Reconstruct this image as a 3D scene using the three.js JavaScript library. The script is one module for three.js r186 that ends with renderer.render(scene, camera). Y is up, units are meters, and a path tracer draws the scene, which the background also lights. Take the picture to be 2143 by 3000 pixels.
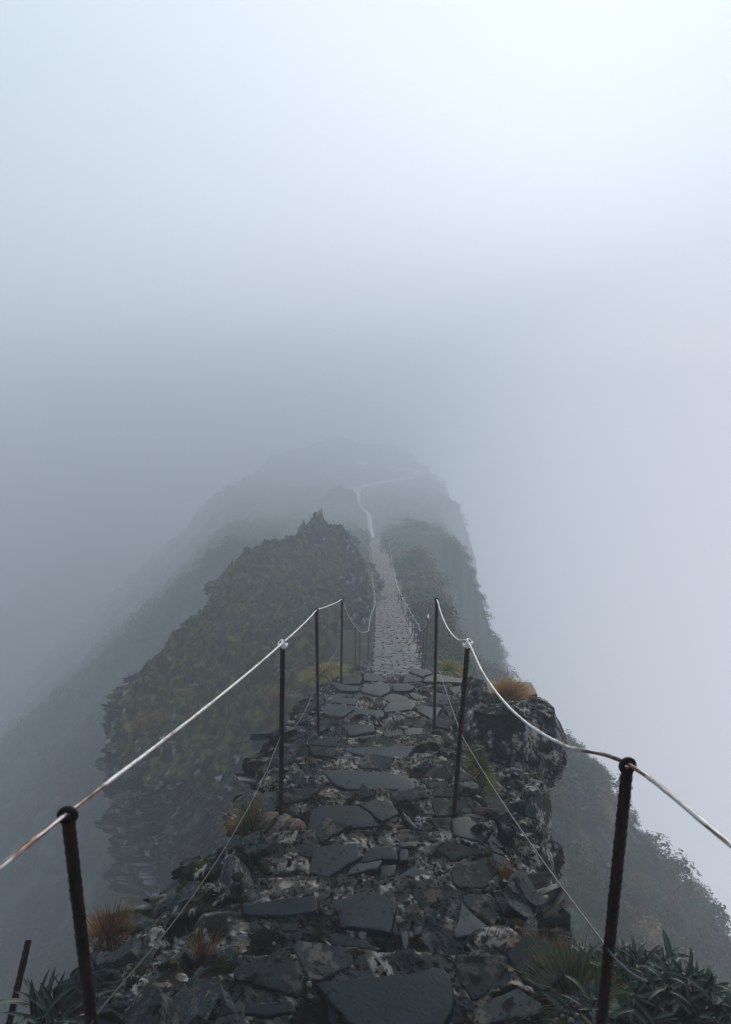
import * as THREE from 'three';
import { createNoise3D } from 'simplex-noise';
import { mergeGeometries, mergeVertices } from 'three/addons/utils/BufferGeometryUtils.js';

// ---------------------------------------------------------------- camera, sky, sun, fog, exposure
const scene = new THREE.Scene();
const F_PX = 2000, W_PX = 2143, H_PX = 3000, PITCH = 12.5 * Math.PI / 180;
const camera = new THREE.PerspectiveCamera(2 * Math.atan(H_PX / 2 / F_PX) * 180 / Math.PI, W_PX / H_PX, 0.05, 1000);
camera.position.set(0, 0, 0);
camera.rotation.set(-PITCH, 0, 0);
camera.focus = 6; camera.userData.fStop = 8;
scene.add(camera);

const renderer = new THREE.WebGLRenderer({ antialias: true });
renderer.toneMapping = THREE.LinearToneMapping;
renderer.toneMappingExposure = 1.27;
renderer.shadowMap.enabled = true;

const SUN_DIR = new THREE.Vector3(Math.sin(0.30) * Math.cos(0.28), Math.sin(0.28), -Math.cos(0.30) * Math.cos(0.28)).normalize();
{
  const W = 256, H = 128, data = new Float32Array(W * H * 4);
  for (let j = 0; j < H; j++) for (let i = 0; i < W; i++) {
    const up = ((j + 0.5) / H - 0.5) * Math.PI, ro = ((i + 0.5) / W - 0.5) * 2 * Math.PI;
    const x = Math.cos(ro) * Math.cos(up), y = Math.sin(up), z = Math.sin(ro) * Math.cos(up);
    const c = Math.max(-1, Math.min(1, x * SUN_DIR.x + y * SUN_DIR.y + z * SUN_DIR.z)), a = Math.acos(c);
    const glow = Math.exp(-Math.pow(a / 0.4, 2)) * 0.15 + Math.exp(-Math.pow(a / 0.85, 2)) * 0.27;
    const yy = Math.max(0, y);
    const base = 0.44 * (1 + 0.5 * yy + 1.0 * yy ** 3);
    const mist = 1 + 0.035 * Math.sin(3.1 * x + 4 * y + 1.3 * Math.sin(5 * z + 2 * y)) * Math.sin(2.3 * z - 5 * y + 1.1 * Math.sin(4 * x)) + 0.012 * Math.sin(9 * x + 7 * y + 2 * Math.sin(8 * z)) * Math.sin(11 * y - 6 * z);
    let r = base * 0.78 + glow * 1.06, g = base * 0.94 + glow * 1.0, b = base * 1.09 + glow * 1.05;
    // low down the sky is the far fog bank: brighter toward the sun
    const toward = Math.exp(-Math.pow(Math.max(0, Math.acos(Math.max(-1, Math.min(1, (x * SUN_DIR.x + z * SUN_DIR.z) / Math.max(1e-6, Math.hypot(x, z) * Math.hypot(SUN_DIR.x, SUN_DIR.z))))) ) / 0.65, 2));
    const e = Math.min(1, yy / 0.2), k = y <= 0 ? 0 : e * e * (3 - 2 * e), bank = 0.46 + 0.24 * toward;
    r = bank * (0.86 + 0.17 * toward) + (r - bank * (0.86 + 0.17 * toward)) * k; g = bank * (0.97 + 0.05 * toward) + (g - bank * (0.97 + 0.05 * toward)) * k; b = bank * 1.12 + (b - bank * 1.12) * k;
    if (y <= 0) { r = 0.64; g = 0.64; b = 0.715; }
    const o = (j * W + i) * 4;
    const m = y <= 0 ? 1 : mist; data[o] = r * m; data[o + 1] = g * m; data[o + 2] = b * m; data[o + 3] = 1;
  }
  const t = new THREE.DataTexture(data, W, H, THREE.RGBAFormat, THREE.FloatType);
  t.mapping = THREE.EquirectangularReflectionMapping; t.magFilter = THREE.LinearFilter; t.needsUpdate = true;
  scene.background = t; scene.environment = t;
}
const sun = new THREE.DirectionalLight(0xfff6ea, 3.7);
sun.position.copy(SUN_DIR).multiplyScalar(60); sun.target.position.set(0, 0, 0);
sun.castShadow = true; sun.shadow.radius = 34; sun.shadow.mapSize.set(2048, 2048);
Object.assign(sun.shadow.camera, { left: -60, right: 60, top: 60, bottom: -60, near: 1, far: 200 });
scene.add(sun, sun.target);
scene.fog = new THREE.FogExp2(new THREE.Color().setRGB(0.82, 0.91, 1.0), 0.0113);

// ---------------------------------------------------------------- helpers
function rngOf(seed) { let s = seed >>> 0; return () => { s = (s + 0x6d2b79f5) | 0; let t = Math.imul(s ^ (s >>> 15), 1 | s); t = (t + Math.imul(t ^ (t >>> 7), 61 | t)) ^ t; return ((t ^ (t >>> 14)) >>> 0) / 4294967296; }; }
const N3 = createNoise3D(rngOf(11));
const clamp = (x, a = 0, b = 1) => Math.min(b, Math.max(a, x));
const sstep = (a, b, x) => { const t = clamp((x - a) / (b - a)); return t * t * (3 - 2 * t); };
const lerp = (a, b, t) => a + (b - a) * t;
const mix3 = (a, b, t) => [lerp(a[0], b[0], t), lerp(a[1], b[1], t), lerp(a[2], b[2], t)];
function fbm(x, y, z, oct = 4, gain = 0.5) { let s = 0, a = 1, n = 0; for (let i = 0; i < oct; i++) { s += a * N3(x, y, z); n += a; a *= gain; x = x * 2.03 + 7.1; y = y * 2.03 + 3.3; z = z * 2.03 + 1.7; } return s / n; }
function ridged(x, y, z, oct = 4) { let s = 0, a = 1, n = 0; for (let i = 0; i < oct; i++) { s += a * (1 - Math.abs(N3(x, y, z)) * 2); n += a; a *= 0.5; x = x * 2.1 + 4.1; y = y * 2.1 + 9.3; z = z * 2.1 + 5.7; } return s / n; }
const hash = (x, y, z, k) => { let h = Math.imul(x, 374761393) ^ Math.imul(y, 668265263) ^ Math.imul(z, 2147483647) ^ Math.imul(k + 1, 1274126177); h = Math.imul(h ^ (h >>> 13), 1274126177); h = Math.imul(h ^ (h >>> 16), 2246822519); return ((h ^ (h >>> 15)) >>> 0) / 4294967296; };
// broken blocks: the nearest cell, its own offset and its own tilt, and the distance to its border
function blocks(x, y, z) {
  const ix = Math.floor(x), iy = Math.floor(y), iz = Math.floor(z); let d1 = 9, d2 = 9, bx = 0, by = 0, bz = 0, ca = 0, cb = 0, cc = 0;
  for (let i = -1; i < 2; i++) for (let j = -1; j < 2; j++) for (let k = -1; k < 2; k++) {
    const a = ix + i, b = iy + j, c = iz + k, px = a + hash(a, b, c, 0), py = b + hash(a, b, c, 1), pz = c + hash(a, b, c, 2);
    const d = (px - x) ** 2 + (py - y) ** 2 + (pz - z) ** 2;
    if (d < d1) { d2 = d1; d1 = d; bx = px; by = py; bz = pz; ca = a; cb = b; cc = c; } else if (d < d2) d2 = d;
  }
  const o = hash(ca, cb, cc, 3) - 0.5, tilt = (hash(ca, cb, cc, 4) - 0.5) * (x - bx) + (hash(ca, cb, cc, 5) - 0.5) * (y - by) + (hash(ca, cb, cc, 6) - 0.5) * (z - bz);
  return { h: o + tilt * 1.1, edge: Math.sqrt(d2) - Math.sqrt(d1), id: hash(ca, cb, cc, 7) };
}
const SP = Math.sin(PITCH), CP = Math.cos(PITCH);
function ray(u, v) { const X = (u - W_PX / 2) / F_PX, Y = (v - H_PX / 2) / F_PX, F = CP - Y * SP, D = SP + Y * CP; return [X / F, D / F]; }   // sideways and down per metre ahead
function P(u, v, d) { const [x, r] = ray(u, v); return new THREE.Vector3(x * d, -r * d, -d); }
function table(rows) { return (z) => { if (z <= rows[0][0]) return rows[0][1]; for (let i = 1; i < rows.length; i++) if (z <= rows[i][0]) { const [a, p] = rows[i - 1], [b, q] = rows[i]; return lerp(p, q, (z - a) / (b - a)); } return rows[rows.length - 1][1]; }; }
// how far the path lies below the eye, by metres ahead
const drop = table([[-4, 0.2], [7.2, 3.58], [9.5, 5], [11.2, 5.6], [16, 6.6], [28.6, 9.4], [45, 12.6], [89.1, 22.14], [114.3, 25.35], [150, 29.84], [181.5, 33.17], [206.7, 35.24], [236.1, 37.15], [265.5, 39.65], [339, 40.68], [538.5, 92.31]]);
function G(u, v, lift = 0) {   // where a pixel's ray meets the path's slope
  const [x, r] = ray(u, v); let a = 0.3, b = 320;
  for (let z = 0.4; z < 320; z += 0.05) if (r * z > drop(z) - lift) { b = z; a = z - 0.05; break; }
  for (let i = 0; i < 20; i++) { const m = (a + b) / 2; if (r * m > drop(m) - lift) b = m; else a = m; }
  return new THREE.Vector3(x * b, -r * b, -b);
}
const used = {};
function numbered(n) { if (used[n] === undefined) { used[n] = 0; return n; } used[n]++; return n + '_' + String(used[n]).padStart(3, '0'); }
function tag(o, label, category, group, kind) { o.userData.label = label; if (category) o.userData.category = category; if (group) o.userData.group = group; if (kind) o.userData.kind = kind; return o; }
function shadows(m) { m.castShadow = true; m.receiveShadow = true; return m; }
function thing(name, label, category, group, kind) { const g = new THREE.Group(); g.name = numbered(name); scene.add(g); return tag(g, label, category, group, kind); }
function part(name, geo, mat, parent) { const m = shadows(new THREE.Mesh(geo, mat)); m.name = parent === scene ? numbered(name) : name; parent.add(m); return m; }
function geom(pos, idx, col, uv) {
  const g = new THREE.BufferGeometry(); g.setAttribute('position', new THREE.Float32BufferAttribute(pos, 3));
  if (col) g.setAttribute('color', new THREE.Float32BufferAttribute(col, 3));
  if (uv) g.setAttribute('uv', new THREE.Float32BufferAttribute(uv, 2));
  if (idx) g.setIndex(idx); g.computeVertexNormals(); return g;
}

// ---------------------------------------------------------------- textures
function tex(size, f, srgb) {   // f(u, v) of a tile that repeats, u and v from 0 to 1, gives [r, g, b] linear
  const d = new Uint8Array(size * size * 4);
  for (let j = 0; j < size; j++) for (let i = 0; i < size; i++) {
    const c = f((i + 0.5) / size, (j + 0.5) / size), o = (j * size + i) * 4;
    for (let k = 0; k < 3; k++) { let x = clamp(c[k]); if (srgb) x = x <= 0.0031308 ? x * 12.92 : 1.055 * Math.pow(x, 1 / 2.4) - 0.055; d[o + k] = Math.round(x * 255); }
    d[o + 3] = 255;
  }
  const t = new THREE.DataTexture(d, size, size); t.wrapS = t.wrapT = THREE.RepeatWrapping; t.magFilter = THREE.LinearFilter; t.minFilter = THREE.LinearMipmapLinearFilter; t.generateMipmaps = true;
  if (srgb) t.colorSpace = THREE.SRGBColorSpace; t.needsUpdate = true; return t;
}
// noise on a torus, so that the tile repeats without a seam
function tn(u, v, f, s) { const a = u * 6.28318, b = v * 6.28318, r = f / 6.28318; return (N3(Math.cos(a) * r + s, Math.sin(a) * r, Math.cos(b) * r * 0.9 + s * 2) + N3(Math.sin(b) * r + s * 3, Math.cos(a) * r - s, Math.sin(a) * r + Math.cos(b) * r)) * 0.62; }
function tfbm(u, v, f, s, o) { let x = 0, a = 1, n = 0; for (let i = 0; i < o; i++) { x += a * tn(u, v, f, s + i * 5.3); n += a; a *= 0.55; f *= 2.1; } return x / n; }
const stoneGrain = (u, v) => { const a = tfbm(u, v, 9, 1, 5), pit = sstep(0.42, 0.58, tn(u, v, 46, 9)), fleck = sstep(0.55, 0.7, tn(u, v, 70, 15)); return [a, pit, fleck]; };
const rockMap = tex(768, (u, v) => { const [a, pit, fleck] = stoneGrain(u, v); let k = 0.70 + 0.55 * a - 0.62 * pit + 0.45 * fleck; const w = tfbm(u, v, 5, 31, 3) * 0.06; return [k + w, k, k - w * 1.2]; }, true);
const rockBump = tex(768, (u, v) => { const [a, pit, fleck] = stoneGrain(u, v); const k = 0.5 + 0.35 * a - 0.3 * pit + 0.12 * fleck; return [k, k, k]; }, false);
const slateMap = tex(1024, (u, v) => {
  const cloud = tfbm(u, v, 5, 3, 4), str = tn(u, v * 0.999, 14, 8) * 0.5 + tn(u * 1, v, 90, 12) * 0.25;
  const speck = sstep(0.5, 0.62, tn(u, v, 34, 21)) * sstep(-0.1, 0.5, tn(u, v, 4, 41)), fine = sstep(0.62, 0.75, tn(u, v, 85, 27));
  const lich = sstep(0.42, 0.56, tfbm(u, v, 8, 51, 4));
  let k = 0.80 + 0.34 * cloud + 0.10 * str; k *= 1 - 0.92 * speck; k *= 1 - 0.5 * fine;
  const c = [k * 0.93, k, k * 1.05]; return mix3(c, [k * 1.4, k * 1.33, k * 1.25], lich * 0.7).map((x) => x * 0.8);
}, true);
const crustMap = tex(768, (u, v) => {
  const cloud = tfbm(u, v, 5, 61, 4), lich = sstep(0.10, 0.2, tfbm(u, v, 7, 71, 5) + 0.12 * tn(u, v, 40, 3)), dark = sstep(0.22, 0.34, tfbm(u, v, 9, 81, 4)), speck = sstep(0.45, 0.6, tn(u, v, 60, 23));
  let c = [0.30 + 0.16 * cloud, 0.385 + 0.18 * cloud, 0.44 + 0.19 * cloud]; c = mix3(c, [0.86, 0.83, 0.78], lich * 0.8); c = mix3(c, [0.07, 0.07, 0.05], Math.max(dark * 0.9, speck * 0.7)); return c;
}, true);
const slateBump = tex(1024, (u, v) => { const k = 0.5 + 0.25 * tfbm(u, v, 6, 3, 5) + 0.12 * tn(u, v, 60, 12) - 0.12 * sstep(0.5, 0.62, tn(u, v, 34, 21)); return [k, k, k]; }, false);

const std = (o) => new THREE.MeshPhysicalMaterial({ specularIntensity: 0.45, ...o });
const M = {
  rock: std({ vertexColors: true, map: rockMap, bumpMap: rockBump, bumpScale: 0.012, roughness: 0.9, specularIntensity: 0.06 }),
  far: std({ vertexColors: true, roughness: 0.95, specularIntensity: 0.03 }),
  stone: std({ vertexColors: true, map: rockMap, bumpMap: rockBump, bumpScale: 0.008, roughness: 0.85, specularIntensity: 0.1 }),
  rebar: std({ vertexColors: true, roughness: 0.75, metalness: 0.1, specularIntensity: 0.2 }),
  cable: std({ vertexColors: true, roughness: 0.5, metalness: 0.1 }),
  tie: std({ color: new THREE.Color().setRGB(0.8, 0.8, 0.8), roughness: 0.6 }),
  grass: std({ vertexColors: true, roughness: 0.85, specularIntensity: 0.12, side: THREE.DoubleSide }),
  leaf: std({ vertexColors: true, roughness: 0.55, specularIntensity: 0.25, side: THREE.DoubleSide }),
  moss: std({ vertexColors: true, roughness: 1, specularIntensity: 0.02 }),
  board: std({ color: new THREE.Color().setRGB(0.85, 0.86, 0.86), roughness: 0.4 }),
  wood: std({ color: new THREE.Color().setRGB(0.06, 0.045, 0.035), roughness: 0.9 }),
};
const slates = [0.030, 0.023, 0.046, 0.018, 0.056, 0.075, 0.095].map((k, i) => std({ color: new THREE.Color().setRGB(k * (i > 3 ? 0.8 : i % 2 ? 0.58 : 0.66), k, k * (i > 3 ? 1.12 : i % 2 ? 1.24 : 1.18)), map: slateMap, bumpMap: slateBump, bumpScale: 0.0016, roughness: 0.5, specularIntensity: 0.08 }));
const crust = [0.080, 0.058, 0.100].map((k) => std({ color: new THREE.Color().setRGB(k, k, k), map: crustMap, bumpMap: slateBump, bumpScale: 0.005, roughness: 0.8, specularIntensity: 0.06 }));
slates.push(...[[0.068, 0.060, 0.054], [0.048, 0.045, 0.043], [0.085, 0.079, 0.074]].map((c) => std({ color: new THREE.Color().setRGB(...c), map: crustMap, bumpMap: slateBump, bumpScale: 0.004, roughness: 0.85, specularIntensity: 0.04 })));
const SLATE = [0.020, 0.025, 0.029], GREY = [0.055, 0.056, 0.058], PALE = [0.26, 0.245, 0.23], TAN = [0.105, 0.088, 0.076], SOIL = [0.005, 0.0045, 0.004], MOSS = [0.014, 0.015, 0.005], MOSSY = [0.045, 0.040, 0.010], WALL = [0.032, 0.038, 0.042];
function rubble(x, y, z, b, pale = 0, mossy = 0, joint = 0.09) {   // stones set side by side, each of its own colour, dark soil in the joints
  const c = fbm(x * 16, y * 16 + 4, z * 16, 3), m = fbm(x * 6 + 9, y * 6, z * 6, 4), f = fbm(x * 24, y * 24, z * 24, 1), q = Math.floor(b.id * 5);
  let k = [[0.027, 0.037, 0.044], [0.056, 0.060, 0.063], [0.085, 0.074, 0.065], [0.038, 0.049, 0.057], [0.070, 0.070, 0.069]][q].map((v) => v * (1 + 0.45 * m + 0.3 * c));
  k = mix3(k, PALE, 0.9 * sstep(0.26 - pale - (q === 4 ? 0.14 : 0) - (q === 2 ? 0.07 : 0), 0.34 - pale - (q === 4 ? 0.14 : 0), m * 0.55 + c * 0.5 + f * 0.12));
  k = mix3(k, SOIL, Math.max(sstep(joint + 0.06, joint, b.edge + 0.14 * m + 0.05 * f), 0.95 * sstep(0.16, 0.22, fbm(x * 2.6 - 8, y * 2.6, z * 2.6, 5) + 0.06 * f), sstep(0.46, 0.56, f + 0.3 * m)));
  if (mossy) k = mix3(k, c > 0.12 ? MOSSY : MOSS, sstep(0.42 - mossy, 0.5 - mossy, fbm(x * 2.7 + 31, y * 2.7, z * 2.7, 5)));
  return k;
}
function mortar(x, y, z) {   // trodden ground between the slabs: earth and old mortar with lichen
  const a = fbm(x * 1.7 + 3, 1, z * 1.7, 4), b = fbm(x * 7 + 9, 2, z * 7, 4), c = fbm(x * 16, 3, z * 16, 2), f = fbm(x * 26, 4, z * 26, 1);
  let k = mix3([0.046, 0.047, 0.048], [0.10, 0.084, 0.072], sstep(-0.25, 0.3, a + 0.3 * b)).map((v) => v * (1.05 + 0.5 * b + 0.35 * f));
  k = mix3(k, PALE, 0.85 * sstep(0.08, 0.17, b * 0.5 + c * 0.5 + 0.3 * a + 0.1 * f));
  k = mix3(k, [0.024, 0.031, 0.036], sstep(0.2, 0.26, fbm(x * 4 + 60, 5, z * 4, 3)));
  const t = tread(z), dirt = t ? 0.20 - 0.52 * (z - t.a) / (t.e - t.a) : -0.3;   // earth has gathered behind each riser
  k = mix3(k, SOIL, Math.max(sstep(0.06, 0.10, fbm(x * 2.9 - 8, 6, z * 3.6, 5) + dirt + 0.10 * f + 0.07 * c), sstep(0.3, 0.42, f * 0.8 + 0.4 * c)));
  return k;
}
function rockColor(x, y, z, pale = 0, mossy = 0) {
  const a = fbm(x * 2.2, y * 2.2, z * 2.2, 4), b = fbm(x * 7 + 9, y * 7, z * 7, 3), c = fbm(x * 16, y * 16 + 4, z * 16, 3), d = fbm(x * 3.1, y * 3.1 + 20, z * 3.1, 4);
  let k = mix3(SLATE, GREY, sstep(-0.3, 0.4, a + 0.4 * b));
  k = mix3(k, TAN, 0.7 * sstep(0.05, 0.35, d));
  k = mix3(k, PALE, 0.85 * sstep(0.22 - pale, 0.36 - pale, b * 0.6 + c * 0.45 + a * 0.3));
  k = mix3(k, SOIL, sstep(0.10, 0.20, fbm(x * 3.6 - 8, y * 3.6, z * 3.6, 5)));
  if (mossy) k = mix3(k, c > 0.15 ? MOSSY : MOSS, sstep(0.42 - mossy, 0.52 - mossy, fbm(x * 2.7 + 31, y * 2.7, z * 2.7, 5)));
  return k;
}

// ---------------------------------------------------------------- the ridge path: paving slabs traced by their corners
const EDGES = [0.75, 1.3, 1.87, 2.4, 2.87, 3.43, 4.01, 4.57, 5.24, 5.9, 6.5, 7.2];   // far edge of each step
const pathLeft = table([[0, -0.42], [5, -0.38], [7, -0.22], [9, -0.1], [11.2, 0.05], [16, 0.19], [28.6, 0.36], [45, 0.32], [89, 0.1], [114, 0.02]]);
const pathRight = table([[0, 0.5], [5, 0.56], [7, 0.75], [9, 0.86], [11.2, 0.99], [16, 1.18], [28.6, 1.33], [45, 1.3], [89, 1.5], [114, 1.6]]);
function tread(z) { let a = 0; for (const e of EDGES) { if (z < e) return { a, e, mid: (a + e) / 2, y: -drop((a + e) / 2) }; a = e; } return null; }
const TILT = 0.03;
function stepY(x, z) {   // the stepped ground
  if (z > 7.2) return -drop(z) - 0.03;
  const t = tread(z), y = t.y - TILT * (z - t.mid);
  const near = z - t.a, p = tread(Math.max(0, t.a - 0.001)), yp = p.y - TILT * (z - p.mid);
  return lerp(yp, y, sstep(0, 0.06, near + 0.03 * N3(x * 4, z * 2, 3)));
}
function inPoly(pts, x, z) { let c = false; for (let i = 0, j = pts.length - 1; i < pts.length; j = i++) { const [a, b] = pts[i], [d, e] = pts[j]; if ((b > z) !== (e > z) && x < ((d - a) * (z - b)) / (e - b) + a) c = !c; } return c; }
const slabs = [];   // {pts: [[x, z], ...], y0, k: slope, zc, lift}
function addSlab(px, lift = 0.03, tint = 0, tilt = [0, 0.03]) {
  lift = 0.006 + lift * 0.35;
  const c = px.reduce((s, p) => [s[0] + p[0] / px.length, s[1] + p[1] / px.length], [0, 0]), g = G(c[0], c[1]);
  const zc = -g.z, t = tread(zc), y = (t ? t.y - 0.03 * (zc - t.mid) : -drop(zc)) + lift;
  const pts = px.map(([u, v]) => { const [sx, r] = ray(u, v); const z = (-y - tilt[1] * zc) / (r - tilt[1]); return [sx * z, z]; });
  const xc = pts.reduce((s, p) => s + p[0], 0) / pts.length;
  slabs.push({ pts, y, zc, xc, kz: -tilt[1], kx: tilt[0], lift, tint });
}
const Z4 = (l) => l.map(([x, y]) => [750 + x / 2.32, 2100 + y / 2.32]), Z6 = (l) => l.map(([x, y]) => [800 + x / 2.03, 2450 + y / 2.03]), Z3 = (l) => l.map(([x, y]) => [850 + x / 2.03, 1700 + y / 2.03]), Z5 = (l) => l.map(([x, y]) => [350 + x / 2.32, 2450 + y / 2.32]);
addSlab(Z6([[245, 875], [500, 842], [780, 816], [1015, 778], [1062, 860], [1078, 1000], [1010, 1135], [500, 1180], [380, 1030]]), 0.05, 1);
addSlab(Z6([[310, 965], [262, 925], [370, 1040], [440, 1180], [330, 1100]]), 0.01, 3);
addSlab(Z6([[340, 378], [560, 322], [730, 362], [738, 440], [703, 575], [560, 552], [480, 540], [396, 546], [380, 450]]), 0.035, 0);
addSlab(Z6([[850, 176], [985, 240], [900, 287], [840, 322], [700, 350], [652, 336], [720, 250]]), 0.035, 2);
addSlab(Z6([[330, 311], [450, 280], [488, 325], [350, 352]]), 0.015, 1);
addSlab(Z6([[462, 262], [600, 236], [580, 285], [500, 324]]), 0.012, 3);
addSlab(Z6([[755, 560], [800, 560], [812, 620], [790, 690], [765, 640]]), 0.012, 4);
addSlab(Z6([[830, 540], [885, 530], [887, 580], [840, 592]]), 0.012, 0);
addSlab(Z6([[330, 575], [420, 572], [560, 620], [650, 672], [520, 660], [345, 640]]), 0.006, 3);
addSlab(Z5([[840, 446], [960, 456], [1150, 428], [1340, 406], [1352, 500], [1240, 530], [1100, 545], [930, 535], [830, 520]]), 0.03, 1);
addSlab(Z5([[1090, 592], [1220, 570], [1226, 640], [1095, 650]]), 0.012, 3);
addSlab(Z5([[860, 1130], [1000, 1150], [1180, 1120], [1210, 1190], [1000, 1230], [850, 1200]]), 0.012, 3);
addSlab(Z4([[378, 905], [450, 872], [570, 862], [690, 855], [724, 940], [660, 990], [540, 1060], [480, 1105], [392, 1120], [355, 1082], [372, 980]]), 0.035, 0);
addSlab(Z4([[735, 930], [790, 885], [960, 890], [968, 970], [850, 965], [720, 985]]), 0.02, 1);
addSlab(Z4([[705, 995], [860, 972], [832, 1030], [700, 1062], [604, 1080], [642, 1030]]), 0.015, 4);
addSlab(Z4([[852, 1010], [960, 1000], [950, 1070], [832, 1110]]), 0.018, 3);
addSlab(Z4([[976, 895], [1040, 905], [1035, 970], [982, 980]]), 0.015, 1);
addSlab(Z4([[975, 858], [1090, 855], [1096, 885], [985, 890]]), 0.02, 4);
addSlab(Z4([[300, 872], [410, 872], [400, 960], [290, 932]]), 0.015, 1);
addSlab(Z4([[372, 640], [430, 605], [640, 597], [695, 602], [765, 645], [802, 690], [842, 740], [600, 765], [345, 782]]), 0.04, 1);
addSlab(Z4([[650, 594], [790, 580], [922, 572], [972, 660], [862, 710], [830, 690], [770, 640], [702, 600]]), 0.032, 0);
addSlab(Z4([[990, 635], [1050, 690], [1100, 755], [1080, 757], [1012, 690]]), 0.03, 4);
addSlab(Z4([[810, 790], [930, 765], [960, 800], [830, 850]]), 0.008, 3);
addSlab(Z4([[450, 370], [640, 358], [800, 372], [1000, 396], [1020, 420], [1080, 428], [1082, 486], [960, 496], [800, 493], [600, 490], [530, 455], [490, 410]]), 0.045, 2);
addSlab(Z4([[600, 212], [840, 200], [1085, 196], [1062, 235], [1000, 312], [985, 338], [900, 330], [830, 285], [730, 268], [640, 240]]), 0.035, 2);
addSlab(Z4([[530, 275], [700, 262], [740, 296], [720, 326], [640, 320]]), 0.02, 4);
addSlab(Z4([[660, 332], [750, 330], [752, 356], [664, 360]]), 0.02, 0);
addSlab(Z4([[790, 500], [960, 500], [1110, 498], [1115, 525], [960, 530], [780, 535]]), 0.01, 2);
addSlab(Z4([[580, 60], [800, 50], [812, 98], [640, 130]]), 0.03, 0);
addSlab(Z4([[680, 137], [850, 115], [855, 140], [690, 162]]), 0.02, 2);
addSlab(Z4([[862, 102], [990, 92], [1000, 128], [872, 144]]), 0.02, 0);
addSlab(Z4([[1005, 92], [1080, 70], [1140, 78], [1130, 120], [1012, 128]]), 0.02, 2);
addSlab(Z4([[1195, 300], [1262, 262], [1300, 275], [1312, 380], [1230, 350]]), 0.05, 1, [-0.15, 0.1]);
{ // crazy paving up to the crest
  const r = rngOf(5), sites = [], on = (z) => lerp(0.29, 0.37, (z - 5) / 2.2);
  for (let z = 5.12; z < 7.75; z += 0.215) for (let x = -0.5; x < 1.0; x += 0.27) sites.push([x + (r() - 0.5) * 0.22, z + (r() - 0.5) * 0.16]);
  for (const s of sites) {
    if (s[0] < pathLeft(s[1]) - 0.12 || s[0] > pathRight(s[1]) + 0.1 || s[1] > 7.4 || s[1] < 5.22) continue;
    let poly = [[s[0] - 1, s[1] - 1], [s[0] + 1, s[1] - 1], [s[0] + 1, s[1] + 1], [s[0] - 1, s[1] + 1]];
    for (const q of sites) {
      if (q === s) continue; const dx = q[0] - s[0], dz = q[1] - s[1], d = Math.hypot(dx, dz); if (d > 0.9) continue;
      const lim = d / 2 - 0.011 - 0.008 * r(), f = (p) => ((p[0] - s[0]) * dx + (p[1] - s[1]) * dz) / d - lim, out = [];
      for (let i = 0; i < poly.length; i++) { const a = poly[i], b = poly[(i + 1) % poly.length], fa = f(a), fb = f(b); if (fa <= 0) out.push(a); if (fa * fb < 0) { const t = fa / (fa - fb); out.push([lerp(a[0], b[0], t), lerp(a[1], b[1], t)]); } }
      poly = out; if (!poly.length) break;
    }
    if (poly.length < 3 || r() < 0.1) continue;
    const lift = 0.006 + r() * 0.02, t = tread(s[1]), y = (t ? t.y - 0.03 * (s[1] - t.mid) : -drop(s[1])) + lift;
    slabs.push({ pts: poly, y, zc: s[1], xc: s[0], kz: -0.05 + (r() - 0.5) * 0.08, kx: (r() - 0.5) * 0.1, lift, tint: [0, 2, 4, 2, 4][Math.floor(r() * 5)] });
  }
}
{ // smaller flags and mortared stones between the large slabs
  const r = rngOf(15), sites = [], big = slabs.slice();
  for (let z = 1.2; z < 5.6; z += 0.155) for (let x = -0.9; x < 1.0; x += 0.19) sites.push([x + (r() - 0.5) * 0.15, z + (r() - 0.5) * 0.12]);
  for (const s of sites) {
    const t = tread(s[1]); if (s[0] < pathLeft(s[1]) - 0.06 || s[0] > pathRight(s[1]) + 0.04 || s[1] > 5.15 || s[1] < 1.5 || (s[1] - t.a) / (t.e - t.a) < 0.25 + 0.3 * r() || r() < 0.2) continue;
    let poly = [[s[0] - 1, s[1] - 1], [s[0] + 1, s[1] - 1], [s[0] + 1, s[1] + 1], [s[0] - 1, s[1] + 1]];
    for (const q of sites) {
      if (q === s) continue; const dx = q[0] - s[0], dz = q[1] - s[1], d = Math.hypot(dx, dz); if (d > 0.6) continue;
      const lim = d / 2 - 0.008 - 0.012 * r(), f = (p) => ((p[0] - s[0]) * dx + (p[1] - s[1]) * dz) / d - lim, out = [];
      for (let i = 0; i < poly.length; i++) { const a = poly[i], b = poly[(i + 1) % poly.length], fa = f(a), fb = f(b); if (fa <= 0) out.push(a); if (fa * fb < 0) { const w = fa / (fa - fb); out.push([lerp(a[0], b[0], w), lerp(a[1], b[1], w)]); } }
      poly = out; if (!poly.length) break;
    }
    if (poly.length < 3) continue;
    const mids = poly.map((p, i) => { const q = poly[(i + 1) % poly.length]; return [(p[0] + q[0]) / 2, (p[1] + q[1]) / 2]; });
    if (big.some((b) => [s, ...poly, ...mids].some((p) => inPoly(b.pts, p[0], p[1])) || b.pts.some((p) => inPoly(poly, p[0], p[1])))) continue;
    slabs.push({ pts: poly, y: t.y - 0.03 * (s[1] - t.mid) + 0.004 + r() * 0.010, zc: s[1], xc: s[0], kz: -0.03 + (r() - 0.5) * 0.1, kx: (r() - 0.5) * 0.1, lift: 0, tint: r() < 0.15 ? [0, 1, 2][Math.floor(r() * 3)] : 7 + Math.floor(r() * 3) });
  }
}
for (const s of slabs) { const xs = s.pts.map((p) => p[0]), zs = s.pts.map((p) => p[1]); s.box = [Math.min(...xs) - 0.02, Math.max(...xs) + 0.02, Math.min(...zs) - 0.02, Math.max(...zs) + 0.02]; }
const slabY = (s, x, z) => s.y + s.kx * (x - s.xc) + s.kz * (z - s.zc);

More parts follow.
